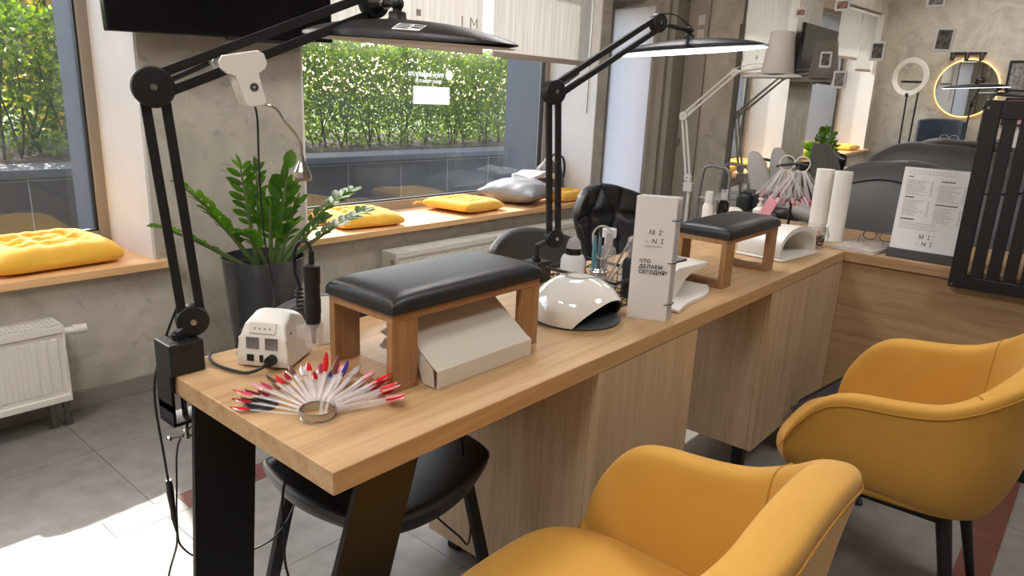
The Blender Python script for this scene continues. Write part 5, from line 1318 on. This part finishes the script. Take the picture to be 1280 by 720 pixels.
# bottles behind the second hand rest
bottle('white spray bottle with printed label behind the far hand rest, left of the black spray', (2.80, 1.305, DT), [(0, 0), (0.021, 0), (0.022, 0.003), (0.022, 0.135), (0.014, 0.15), (0, 0.15)], M['white_plastic'], [(0, 0.15), (0.016, 0.15), (0.016, 0.195), (0.012, 0.198), (0, 0.198)], M['frost'])
bottle('black spray bottle with clear cap behind the far hand rest', (2.86, 1.265, DT), [(0, 0), (0.024, 0), (0.025, 0.003), (0.025, 0.15), (0.016, 0.162), (0, 0.162)], M['black_gloss'], [(0, 0.162), (0.0155, 0.162), (0.0155, 0.205), (0, 0.207)], M['clear'])
t = thing('jar', 'round white jar lying on its side behind the far hand rest', 'jar', (3.02, 1.31, DT+0.001)); 
m = MB(); m.lathe([(0, -0.05), (0.05, -0.05), (0.052, -0.045), (0.052, 0.05), (0, 0.05)], (0, 0, 0.0525), 28, RY(PI/2) ); m.build('body', M['white_plastic'], t, smooth=True, angle=35)
m = MB(); m.lathe([(0, 0.05), (0.0545, 0.05), (0.0545, 0.072), (0, 0.073)], (0, 0, 0.0525), 28, RY(PI/2)); m.build('lid', M['white_gloss'], t, smooth=True, angle=35)
m = MB(); m.box((-0.05, -0.04, 0), (0.05, 0.04, 0.06), 0.003); tag(m.build('tissue_box', M['white_plastic']), 'small white box under the round white jar by the far hand rest', 'box').location = (2.935, 1.205, DT+0.0005)
b = bottle('white pump bottle behind the right end of the far hand rest', (3.19, 1.235, DT), [(0, 0), (0.028, 0), (0.029, 0.003), (0.029, 0.095), (0.014, 0.108), (0, 0.108)], M['white_plastic'], [(0, 0.108), (0.013, 0.108), (0.013, 0.122), (0.005, 0.124), (0.005, 0.138), (0.011, 0.141), (0.011, 0.149), (0, 0.149)], M['white_gloss'])
t = thing('phone_stand', 'pink plastic phone stand leaning beside the white pump bottle', 'stand', (3.03, 1.195, DT))
m = MB(); m.box((-0.004, -0.024, 0), (0.004, 0.024, 0.18), 0.004, M=TR(0, 0, 0.002) @ RY(math.radians(10)) @ RX(math.radians(22))); m.build('back_plate', M['pink'], t)
m = MB(); m.box((-0.05, -0.04, 0.0005), (0.04, 0.04, 0.010), 0.003); m.build('base', M['pink'], t)
t = thing('wire_tray', 'low black wire tray with pink bottles under the far hand rest', 'tray', (2.98, 1.06, DT))
m = MB()
for z in (0.003, 0.03): m.tube([(-0.11, -0.06, z), (0.07, -0.06, z), (0.07, 0.06, z), (-0.11, 0.06, z)], 0.0016, 5, closed=True)
for k in range(8): m.cyl((-0.11+0.0257*k, -0.06, 0.003), (-0.11+0.0257*k, -0.06, 0.03), 0.0014, n=5); m.cyl((-0.11+0.0257*k, -0.06, 0.003), (-0.11+0.0257*k, 0.06, 0.003), 0.0014, n=5)
m.build('wire_frame', M['black_metal'], t)
for k in range(4):
    bottle('pink polish bottle in the low wire tray, number by number alike' if False else 'pink polish bottle lined up in the low black wire tray', (2.895+0.036*k, 1.05, DT+0.005), [(0, 0), (0.013, 0), (0.0135, 0.003), (0.0135, 0.03), (0.006, 0.036), (0, 0.036)], plain('pink_polish', (206, 130, 146), 0.1), [(0, 0.036), (0.0065, 0.036), (0.005, 0.06), (0, 0.061)], M['black_gloss'], group='pink polish bottles in the tray')

# supply cord of the near lamp
t = thing('power_cord', 'thin black lamp cord with inline connector hanging down past the near desk corner', 'cord', (0.54, 1.37, 0.0))
m = MB(); m.tube(spline([(0.584, 1.350, 0.876), (0.562, 1.372, 0.80), (0.538, 1.382, 0.70), (0.541, 1.372, 0.55), (0.545, 1.372, 0.485)], 8), 0.0024, 6); m.build('upper_lead', M['cord'], t, world=True, smooth=True)
m = MB(); m.tube([(0.545, 1.372, 0.50), (0.546, 1.372, 0.47), (0.548, 1.372, 0.43)], [0.006, 0.0075, 0.0055], 10); m.tube([(0.548, 1.372, 0.43), (0.5495, 1.372, 0.41), (0.552, 1.372, 0.375)], [0.0055, 0.0068, 0.003], 10); m.build('connector', M['black'], t, world=True, smooth=True)
m = MB(); m.tube(spline([(0.552, 1.372, 0.378), (0.548, 1.372, 0.34), (0.530, 1.372, 0.29), (0.521, 1.375, 0.235), (0.548, 1.385, 0.18), (0.565, 1.385, 0.12), (0.56, 1.37, 0.05), (0.60, 1.36, 0.004), (0.78, 1.33, 0.003), (0.95, 1.40, 0.003)], 8), 0.0022, 6); m.build('lower_lead', M['cord_grey'], t, world=True, smooth=True)
m = MB(); m.tube(spline([(0.553, 1.372, 0.378), (0.556, 1.37, 0.34), (0.58, 1.35, 0.308), (0.62, 1.30, 0.31), (0.70, 1.24, 0.35), (0.78, 1.27, 0.40), (0.86, 1.35, 0.43)], 8), 0.0022, 6); m.build('branch_lead', M['cord'], t, world=True, smooth=True)
t = tag(MB().tube(spline([(0.578, 1.30, 0.645), (0.566, 1.36, 0.58), (0.560, 1.372, 0.48), (0.553, 1.374, 0.38)], 8), 0.002, 6).build('drill_cord', M['cord'], loc=(0.56, 1.37, 0.4), smooth=True), 'second thin cord hanging behind the clamp at the near desk corner', 'cord')
t = tag(MB().tube(spline([(0.775, 1.155, 0.70), (0.70, 1.14, 0.60), (0.665, 1.135, 0.52), (0.655, 1.12, 0.44), (0.645, 1.10, 0.37), (0.66, 1.06, 0.27), (0.69, 1.03, 0.20), (0.66, 1.02, 0.10), (0.60, 1.10, 0.004)], 8), 0.0026, 6).build('hanging_cord', M['cord'], loc=(0.66, 1.1, 0.3), smooth=True), 'thin black cord looping down left of the slanted desk leg', 'cord')
t = tag(MB().tube(spline([(1.02, 1.02, 0.70), (1.04, 1.015, 0.6), (1.10, 1.06, 0.46), (1.12, 1.05, 0.30), (1.115, 1.05, 0.22), (1.10, 1.07, 0.24), (1.06, 1.13, 0.30), (1.0, 1.2, 0.40)], 8), 0.0026, 6).build('hanging_cord', M['cord'], loc=(1.1, 1.05, 0.4), smooth=True), 'thin black cord looping below the right side of the under desk chair by the cabinet', 'cord')
t = tag(MB().tube(spline([(2.30, 1.37, 0.752), (2.05, 1.34, 0.7535), (1.85, 1.30, 0.7535), (1.70, 1.36, 0.7535)], 8), 0.0022, 6).build('charging_cable', M['cord'], loc=(2.0, 1.35, 0.7525), smooth=True), 'thin black cord lying on the desk behind the far hand rest', 'cord')
# ------------------------------------------------------------------ cushions and bags on the sills
def tufted(label, loc, rotz, wx, wy, h, tilt=(0, 0), seed=0, bow=0.0):
    t = thing('seat_cushion', label, 'cushion', loc, rotz, 'yellow tufted cushions on the sills'); t.rotation_euler = (tilt[0], tilt[1], rotz)
    r = random.Random(seed); tuft = [(-0.42, -0.42), (0.42, -0.42), (-0.42, 0.42), (0.42, 0.42), (0.0, 0.0), (0.0, -0.46), (0, 0.46), (-0.46, 0), (0.46, 0)]
    N = 45
    def prof(x, y):
        e = max(0.0, 1-abs(x)**4)*max(0.0, 1-abs(y)**4); z = 1.06*e**0.5
        for tx, ty in tuft[:9]:
            d = math.hypot((x-tx), (y-ty)); z -= 0.78*math.exp(-(d/0.16)**2)
            # pleats running out of each tuft
            a = math.atan2(y-ty, x-tx); z -= 0.10*math.exp(-(d/0.36)**2)*(0.5+0.5*math.cos(a*6+tx*3))
        edge = max(abs(x), abs(y)); z += 0.04*math.sin(26*(x if abs(y) > abs(x) else y)+seed)*max(0, edge-0.7)*2
        return z
    def pos(u, v):
        x, y = (u-0.5)*2, (v-0.5)*2
        k = 1-0.05*(abs(x*y))**2
        return x*k, y*k
    m = MB()
    def topf(u, v):
        x, y = pos(u, v); bowz = bow*(max(0, -x))**2
        return Vector((x*wx/2, y*wy/2, h*0.30+h*0.70*max(0.0, prof(x, y))+bowz))
    def botf(u, v):
        x, y = pos(u, v); e = max(0.0, 1-abs(x)**6)*max(0.0, 1-abs(y)**6)
        return Vector((x*wx/2, y*wy/2, h*0.30-h*0.295*e**0.4+bow*(max(0, -x))**2))
    A = m.grid(topf, N, N); B = m.grid(botf, N, N)
    for i in range(N-1):
        for P, Q in (((i, 0), (i+1, 0)), ((i, N-1), (i+1, N-1)), ((0, i), (0, i+1)), ((N-1, i), (N-1, i+1))):
            m.bm.faces.new([A[P[0]][P[1]], A[Q[0]][Q[1]], B[Q[0]][Q[1]], B[P[0]][P[1]]])
    body = m.build('cover', M['cush'], t, smooth=True, angle=180)
    m = MB()
    for tx, ty in tuft[:9]: m.ball((tx*wx/2, ty*wy/2, h*0.30+h*0.70*prof(tx, ty)+0.002+bow*max(0, -tx)**2), (0.010, 0.010, 0.005), 10)
    m.build('tuft_buttons', plain('tuft', (214, 150, 40), 0.8), body, smooth=True)
    for sx in (-1, 1):
        m = MB(); c = Vector((sx*wx*0.48, wy*0.49, h*0.3+bow*(1 if sx < 0 else 0)))
        m.tube(spline([c, c+Vector((sx*0.05, 0.03, 0.004)), c+Vector((sx*0.095, 0.035, -h*0.2)), c+Vector((sx*0.14, 0.02, -h*0.22-bow*(1 if sx < 0 else 0)*0.6))], 5), [0.006]*15+[0.004], 6) if False else m.tube([c, c+Vector((sx*0.025, 0.02, 0.002)), c+Vector((sx*0.06, 0.015, -h*0.12))], [0.007, 0.006, 0.004], 6)
        m.build('tie', M['cush'], t, smooth=True)
    return t
tufted('yellow tufted cushion on the left window sill, cut off by the left edge', (0.885, 3.235, 0.572), math.radians(4), 0.47, 0.42, 0.112, seed=1)
tufted('yellow tufted cushion on the right window sill behind the plant leaves', (2.435, 3.225, 0.572), math.radians(-8), 0.40, 0.40, 0.085, seed=2)
tufted('yellow tufted cushion in the middle of the right window sill, beside the grey pillow', (3.285, 3.225, 0.572), math.radians(6), 0.42, 0.38, 0.082, seed=3, bow=0.018)
tufted('yellow cushion at the right end of the right sill, under the folded cloth, half hidden', (4.235, 3.115, 0.572), math.radians(0), 0.31, 0.22, 0.085, seed=4)
tufted('yellow cushion on the far end of the left sill, seen only in the wall mirror', (-0.95, 3.22, 0.572), math.radians(3), 0.44, 0.40, 0.085, seed=5)
def pillow(name, label, cat, loc, size, mt, rot, puff=1.0, group=None, wr=0.0, seed=1):
    t = thing(name, label, cat, loc, 0, group); t.rotation_euler = rot
    m = MB(); N = 33; w, d, h = size
    def f(s):
        def g(u, v):
            x, y = (u-0.5)*2, (v-0.5)*2; e = max(0, 1-abs(x)**2.6)*max(0, 1-abs(y)**2.6)
            k = 1-0.10*(1-abs(x))*abs(y)**3; k2 = 1-0.10*(1-abs(y))*abs(x)**3
            wv = wr*math.sin(9*x+5*y*s+seed)*math.sin(7*y-3*x)*(abs(x)+abs(y))*0.5
            return Vector((x*w/2*k2, y*d/2*k, h/2+s*h/2*e**0.62+wv*e**0.3))
        return g
    A = m.grid(f(1), N, N); B = m.grid(f(-1), N, N)
    m.build('cover', mt, t, smooth=True, angle=180)
    m = MB(); pts = [A[i][0].co if False else f(1)(i/20, 0) for i in range(21)]+[f(1)(1, i/20) for i in range(1, 21)]+[f(1)(1-i/20, 1) for i in range(1, 21)]+[f(1)(0, 1-i/20) for i in range(1, 20)]
    m.tube(pts, 0.003, 5, closed=True); m.build('seam', mt, t, smooth=True)
    return t
pillow('pillow', 'shiny grey satin pillow on the right window sill', 'pillow', (3.83, 3.225, 0.572), (0.44, 0.44, 0.17), M['pillow'], (0, 0, math.radians(14)), wr=0.010)
t = thing('folded_cloth', 'white folded cloth lying over the grey pillow at the right end of the sill', 'cloth', (4.12, 3.30, 0.66))
m = MB()
for k in range(3):
    m.grid(lambda u, v: Vector((-0.14+0.28*u, -0.10+0.22*v, 0.055+0.012*k+0.030*math.sin(PI*u)*(1-0.3*v)+0.006*math.sin(u*11+v*7+k))), 16, 12)
m.build('cloth_layers', M['towel'], t, smooth=True, mods=[('SOLIDIFY', dict(thickness=0.009, offset=0))])
t = thing('shoulder_bag', 'slouchy grey brown bag with dark straps at the right end of the sill', 'bag', (4.305, 3.338, 0.572))
m = MB()
def bagf(u, v):
    a = 2*PI*u; z = v; r = (1-abs(2*z-0.9)**3*0.5)*(1-max(0, z-0.75)*1.4)
    r = max(0.02, r)*(1+0.09*math.sin(3*a+4*z)+0.06*math.sin(7*a-9*z))
    return Vector((0.100*math.cos(a)*r, 0.085*math.sin(a)*r, 0.29*z+0.012*math.sin(a*2)*z))
A = m.grid(bagf, 36, 20, closeu=True); m.bm.faces.new([r[0] for r in A][::-1]); m.bm.faces.new([r[-1] for r in A])
m.build('bag_body', M['bag'], t, smooth=True, angle=180)
m = MB(); m.tube(spline([(-0.05, -0.03, 0.24), (-0.03, -0.06, 0.31), (0.02, -0.07, 0.30), (0.05, -0.09, 0.18), (0.07, -0.10, 0.06)], 6), 0.010, 8); m.build('strap', M['bag'], t, smooth=True)
m = MB(); m.tube(spline([(0.04, -0.04, 0.25), (0.07, -0.07, 0.30), (0.10, -0.08, 0.24), (0.095, -0.08, 0.15), (0.06, -0.07, 0.12)], 6), 0.008, 8); m.build('strap', M['bag_dark'], t, smooth=True)

# ------------------------------------------------------------------ potted plant
t = thing('potted_plant', 'green zamioculcas plant in a glossy anthracite pot before the pier between the windows', 'plant', (1.575, 2.755, 0))
m = MB(); m.lathe([(0, 0.0), (0.118, 0.0), (0.122, 0.006), (0.172, 0.575), (0.174, 0.585), (0.166, 0.585), (0.160, 0.54), (0, 0.54)], n=64); m.build('pot', M['pot'], t, smooth=True, angle=35)
m = MB(); m.grid(lambda u, v: Vector((0.160*v*math.cos(2*PI*u), 0.160*v*math.sin(2*PI*u), 0.548+0.01*math.sin(u*40)*math.sin(v*9))), 40, 8, closeu=True); m.build('soil', M['earth'], t)
rp = random.Random(21)
def zz_leaf(m, base, d, n, L, W):
    d = d.normalized(); s = d.cross(n).normalized(); n = s.cross(d).normalized()
    rows = []
    for i in range(7):
        f = i/6; w = W*0.5*(math.sin(PI*min(1, f*0.92+0.04))**0.75) if 0 < f < 1 else 0.0006
        c = base+d*(L*f)-n*(0.18*L*f*f); rows.append([c-s*w+n*w*0.25, c-n*w*0.05, c+s*w+n*w*0.25])
    vs = [[m.bm.verts.new(p) for p in r] for r in rows]
    for A, B in zip(vs[:-1], vs[1:]):
        for j in range(2): m.bm.faces.new([A[j], A[j+1], B[j+1], B[j]])
def frond(tip, base, rise, L0=0.085, nl=8, wid=0.45, start=0.42):
    L0 *= 0.86
    tip = Vector(tip)-Vector(t.location); base = Vector(base)
    mid = (tip+base)/2+Vector((0, 0, rise)); pts = bez(base, mid, tip, 22)
    m = MB(); m.tube(pts, [0.011*(1-0.75*i/22)+0.001 for i in range(23)], 8); st = m.build('stem', M['zz_stem'], t, smooth=True)
    m = MB()
    for k in range(nl):
        f = start+(1-start)*k/(nl-1); i = min(21, int(f*22)); p = pts[i].lerp(pts[i+1], f*22-i); tg = (pts[i+1]-pts[i]).normalized()
        side = tg.cross(Vector((0, 0, 1)))
        if side.length < 0.2: side = tg.cross(Vector((0, 1, 0)))
        side.normalize(); up = side.cross(tg).normalized()
        for s in (-1, 1):
            LL = L0*(0.75+0.35*math.sin(PI*(0.15+0.75*k/(nl-1))))*rp.uniform(0.9, 1.12)
            d = side*s*0.9+tg*0.75+up*rp.uniform(0.15, 0.5)+Vector((rp.uniform(-.15, .15), rp.uniform(-.15, .15), rp.uniform(-.15, .15)))
            n = up+side*s*rp.uniform(-0.5, 0.2)+Vector((rp.uniform(-.3, .3), rp.uniform(-.4, .1), 0))
            zz_leaf(m, p, d, n, LL, LL*wid)
    zz_leaf(m, pts[-1], pts[-1]-pts[-2], Vector((0, -0.4, 1)), L0*0.9, L0*wid)
    m.build('leaflets', M['zz'], st, smooth=True, angle=180)
def fr(tip, b, rise, **k): frond(tip, (b[0], b[1], 0.545), rise, **k)
fr((1.235, 2.70, 0.905), (-0.05, -0.02), 0.06, L0=0.085, nl=8)
fr((1.13, 2.68, 0.765), (-0.09, -0.03), 0.03, L0=0.08, nl=9)
fr((1.30, 2.66, 0.81), (-0.06, -0.05), 0.03, L0=0.08, nl=7)
fr((1.475, 2.72, 0.965), (-0.03, 0.0), 0.02, L0=0.085, nl=8, wid=0.34)
fr((1.56, 2.75, 0.95), (0.0, 0.02), 0.02, L0=0.08, nl=7, wid=0.42)
fr((1.655, 2.66, 0.965), (0.03, -0.04), 0.04, L0=0.105, nl=6, wid=0.6)
fr((2.015, 2.72, 0.835), (0.07, 0.0), 0.07, L0=0.085, nl=9, wid=0.42, start=0.45)
fr((2.055, 2.68, 0.74), (0.09, -0.03), 0.04, L0=0.09, nl=9, wid=0.42, start=0.4)
fr((1.80, 2.64, 0.73), (0.06, -0.05), 0.03, L0=0.075, nl=6)
fr((1.41, 2.60, 0.73), (-0.03, -0.07), 0.05, L0=0.075, nl=7)
fr((1.62, 2.58, 0.74), (0.02, -0.08), 0.05, L0=0.08, nl=7)
fr((1.54, 2.62, 0.82), (0.0, -0.06), 0.03, L0=0.075, nl=7)
fr((1.74, 2.72, 0.80), (0.05, 0.02), 0.03, L0=0.075, nl=7)
# ------------------------------------------------------------------ far corner: trolley, recliners
t = thing('trolley', 'grey tube framed trolley beside the white lamp before the wall mirror', 'trolley', (4.64, 2.02, 0))
gm = plain('grey_tube', (150, 148, 146), 0.3, metal=0.6)
for sx in (-0.16, 0.16):
    m = MB(); x = 4.64+sx; m.tube(spline([(x, 2.165, 0.06), (x, 2.165, 0.60), (x, 2.15, 0.86), (x, 2.11, 0.905), (x, 2.05, 0.905), (x, 1.99, 0.90)], 6), 0.011, 10); m.tube([(x, 1.99, 0.9), (x, 1.96, 0.86), (x, 1.95, 0.06)], 0.011, 10); m.build('side_frame', gm, t, world=True, smooth=True)
for z in (0.20, 0.685):
    m = MB(); m.box((4.47, 1.95, z), (4.81, 2.165, z+0.012), 0.004); m.build('shelf', M['light_grey'], t, world=True)
for sx in (-0.16, 0.16):
    for y in (1.95, 2.165): m = MB(); m.ball((4.64+sx, y, 0.03), 0.029, 12); m.build('castor', M['black'], t, world=True, smooth=True)
# charcoal recliner behind the counter
def recliner(label, loc, rotz, dep=0.56, h=1.0):
    t = thing('recliner', label, 'recliner', loc, rotz, 'charcoal recliners behind the counter')
    # local: back along +x end at x<0 side, length y
    m = MB(); m.box((-0.16, -0.52, 0.06), (dep-0.04, 0.50, 0.56), 0.04, 3); m.build('skirt', M['couch_skirt'], t, smooth=True)
    m = MB()
    def bk(u, v):
        y = -0.56+1.10*u; a = PI*(v*1.02-0.01)
        top = 1.075*h-0.09*abs(2*u-1)**3+0.022*math.sin(u*9)
        x = -0.02-0.19*math.cos(a); z = 0.60+(top-0.60)*math.sin(a)**0.55 if 0 < v < 1 else 0.58
        x += 0.22*(z-0.6); w = 0.007*math.sin(u*23+v*9)*math.sin(v*PI)
        return Vector((x, y+0.03*math.sin(v*PI)*(2*u-1), z+w))
    A = m.grid(bk, 30, 26); m.bm.faces.new([v for v in A[0]]); m.bm.faces.new([v for v in A[-1]][::-1]); m.build('backrest', M['couch'], t, smooth=True, angle=60)
    m = MB(); m.tube([bk(u/20, 0.24)+Vector((-0.004, 0, 0)) for u in range(21)], 0.006, 6); m.build('seam', M['black'], t, smooth=True)
    m = MB(); m.box((0.10, -0.48, 0.56), (dep, 0.46, 0.68), 0.05, 4); m.build('seat', M['couch'], t, smooth=True)
    for s in (-0.50, 0.44): m = MB(); m.box((0.05, s, 0.5), (dep, s+0.09, 0.78), 0.03, 4); m.build('armrest', M['couch'], t, smooth=True)
    return t
recliner('charcoal leatherette recliner right behind the counter, left of the menu board', (3.87, 0.56, 0), math.radians(-4))
recliner('second charcoal recliner farther right behind the slatted screen', (4.10, -0.62, 0), math.radians(3))
recliner('third charcoal recliner backed against the mirror, its rounded top above the menu board', (4.83, 0.60, 0), math.radians(180), 0.30, 1.06)
# pedicure chair with pale wings
t = thing('pedicure_chair', 'pale grey winged pedicure chair with black pads in front of the mirror', 'chair', (4.46, 1.64, 0), math.radians(0))
m = MB(); m.lathe([(0, 0), (0.24, 0), (0.24, 0.03), (0.08, 0.06), (0.07, 0.42), (0, 0.42)], n=32); m.build('pedestal', M['light_grey'], t, smooth=True, angle=40)
m = MB(); m.box((-0.30, -0.22, 0.42), (0.25, 0.20, 0.60), 0.05, 4); m.build('seat_shell', M['light_grey'], t, smooth=True)
m = MB(); m.box((-0.32, -0.20, 0.60), (0.20, 0.06, 0.70), 0.035, 4, M=RX(math.radians(-4))); m.build('seat_pad', M['leather'], t, smooth=True)
m = MB(); m.box((-0.30, 0.08, 0.62), (-0.06, 0.18, 0.80), 0.035, 4, M=RZ(0.2)); m.build('back_pad', M['leather'], t, smooth=True)
def wing(x, y0, hgt, lean, nm):
    m = MB()
    pts = []
    def f(u, v):
        a = 2*PI*u; b = PI*v
        zz = (1-math.cos(b))/2; wdt = 0.075*math.sin(b)**0.7
        return Vector((x+0.035*math.sin(b)*math.cos(a), y0+wdt*math.sin(a)+lean*zz, 0.58+hgt*zz))
    m.grid(f, 20, 16, closeu=True); m.build(nm, M['light_grey'], t, smooth=True, angle=180)
wing(-0.05, -0.01, 0.45, 0.16, 'armrest'); wing(0.24, 0.0, 0.47, 0.11, 'armrest')
m = MB(); m.tube(spline([(-0.05, 0.02, 0.80), (-0.05, -0.10, 0.72), (-0.05, -0.26, 0.68)], 6), 0.05, 10); m.build('side_wing', M['light_grey'], t, smooth=True)

# ------------------------------------------------------------------ left end of the room (seen in the wall mirror)
def at_left(y, z, x=-1.475): return Vector((x, y, z))
t = thing('round_mirror', 'round back lit mirror with warm glow, seen reflected in the wall mirror', 'mirror', (-1.475, 1.875, 1.10))
m = MB(); m.lathe([(0, 0.03), (0.37, 0.03), (0.37, 0.036), (0, 0.036)], (-1.476, 1.875, 1.465), 64, RY(PI/2)); m.build('glass', M['mirror'], t, world=True, smooth=True, angle=30)
m = MB(); m.lathe([(0.34, 0.004), (0.385, 0.004), (0.385, 0.030), (0.372, 0.032), (0.34, 0.028)], (-1.476, 1.875, 1.465), 64, RY(PI/2)); m.build('light_ring', M['led_warm'], t, world=True, smooth=True, angle=30)
t = thing('track_light', 'black wall track with three spotlights above the reflected round mirror', 'lamp', (-1.475, 1.93, 1.90))
m = MB(); m.box((-1.478, 1.72, 1.905), (-1.44, 2.14, 1.935), 0.003); m.build('track', M['black'], t, world=True)
for y in (2.10, 1.93, 1.76):
    m = MB(); m.cyl((-1.42, y, 1.92), (-1.38, y, 1.83), 0.026, n=16); m.build('spot', M['black'], t, world=True, smooth=True, angle=40)
t = thing('ring_light', 'white ring light on a thin black tripod, seen reflected in the wall mirror', 'ring light', (-1.10, 2.50, 0))
Mr = TR(-1.10, 2.51, 1.60) @ RZ(math.radians(18)) @ RY(PI/2)
m = MB(); m.lathe([(0.19, -0.015), (0.25, -0.015), (0.255, 0), (0.25, 0.012), (0.19, 0.012), (0.185, 0), (0.19, -0.015)], n=48, M=Mr); m.build('ring', M['white_plastic'], t, world=True, smooth=True)
m = MB(); m.cyl((-1.10, 2.50, 0.45), (-1.10, 2.51, 1.36), 0.012, n=10); m.ball((-1.10, 2.51, 1.36), 0.03, 10); m.build('pole', M['black_metal'], t, world=True, smooth=True)
m = MB(); m.cyl((-1.13, 2.40, 0.10), (-1.11, 2.38, 1.40), 0.012, n=10); m.box((-1.14, 2.30, 1.52), (-1.12, 2.62, 1.55)); m.build('second_pole', M['black_metal'], t, world=True)
for k in range(3):
    a = 2*PI*k/3+0.5; m = MB(); m.cyl((-1.10, 2.50, 0.55), (-1.10+0.3*math.cos(a), 2.50+0.3*math.sin(a), 0.01), 0.010, n=8); m.build('leg', M['black_metal'], t, world=True)
t = thing('side_chair', 'navy velvet chair with low rounded back below the reflected round mirror', 'chair', (-1.12, 2.06, 0), math.radians(-90))
m = MB(); m.grid(lambda u, v: Vector((0.30*math.sin((u-0.5)*2.5), -0.28+0.20*(1-math.cos((u-0.5)*2.5)), 0.66+0.40*v-0.03*abs(2*u-1)**3*v)), 24, 10); m.build('backrest', M['navy'], t, smooth=True, mods=[('SOLIDIFY', dict(thickness=0.06, offset=0)), ('SUBSURF', dict(levels=1, render_levels=1))])
m = MB(); m.box((-0.25, -0.24, 0.42), (0.25, 0.26, 0.52), 0.04, 4); m.build('seat', M['navy'], t, smooth=True)
for sx in (-1, 1):
    for sy in (-1, 1): m = MB(); m.tube([(0.18*sx, 0.18*sy, 0.43), (0.24*sx, 0.24*sy, 0)], [0.016, 0.010], 10); m.build('leg', M['black_metal'], t)
def frame(label, y0, y1, z0, z1, pr):
    t = thing('picture_frame', label, 'picture', (-1.475, (y0+y1)/2, z0), 0, 'framed prints on the far wall')
    m = MB(); f = 0.025
    for a in (((y0, z0), (y1, z0+f)), ((y0, z1-f), (y1, z1)), ((y0, z0+f), (y0+f, z1-f)), ((y1-f, z0+f), (y1, z1-f))): m.box((-1.478, a[0][0], a[0][1]), (-1.455, a[1][0], a[1][1]), 0.001)
    m.build('frame', M['black'], t, world=True)
    m = MB(); m.box((-1.478, y0+f, z0+f), (-1.47, y1-f, z1-f)); m.build('print', pr, t, world=True)
frame('upper grey framed print right of the reflected round mirror', 0.98, 1.44, 1.44, 1.83, M['photo_grey'])
frame('lower pink framed print right of the reflected round mirror', 0.94, 1.40, 1.00, 1.36, M['pinkart'])
t = thing('vanity_table', 'small pale table under the reflected round mirror', 'table', (-1.2, 1.75, 0))
m = MB(); m.box((-1.475, 0.8, 0.70), (-1.02, 1.62, 0.73), 0.003); m.build('table_top', M['oak_y'], t, world=True)
for x in (-1.44, -1.06):
    for y in (0.84, 1.58): m = MB(); m.box((x-0.015, y-0.015, 0), (x+0.015, y+0.015, 0.70)); m.build('leg', M['black_metal'], t, world=True)
for k, (y, c, h, lab) in enumerate(((1.52, 'white_plastic', 0.16, 'white bottle on the reflected pale table, nearest the navy chair'), (1.42, 'pink', 0.12, 'pink bottle in the middle of the reflected pale table'), (1.30, 'black_gloss', 0.14, 'black bottle on the reflected pale table, farthest from the navy chair'))):
    bottle(lab, (-1.2, y, 0.731), [(0, 0), (0.03, 0), (0.03, h*0.7), (0.014, h*0.8), (0, h*0.8)], M[c], [(0, h*0.8), (0.015, h*0.8), (0.015, h), (0, h)], M['black'])

# ------------------------------------------------------------------ unseen glowing ceiling panels, added to brighten the room
k = 0
for x, y, lab in ((-0.4, 0.4, 'added square fill panel on the ceiling at the left end nearest the viewer'), (-0.3, 1.8, 'added square fill panel on the ceiling at the left end by the left window'), (2.2, -0.7, 'added square fill panel on the ceiling above the second armchair'), (2.6, 2.0, 'added square fill panel on the ceiling above the quilted chair')):
    if True:
        t = thing('ceiling_fill', lab, 'lamp', (x, y, ZC-0.05), 0, 'added ceiling fill panels')
        m = MB(); m.box((x-0.3, y-0.3, ZC-0.045), (x+0.3, y+0.3, ZC-0.001), 0.004); m.build('frame', M['white_plastic'], t, world=True)
        m = MB(); m.box((x-0.28, y-0.28, ZC-0.049), (x+0.28, y+0.28, ZC-0.0455)); m.build('diffuser', M['fill_em'], t, world=True)
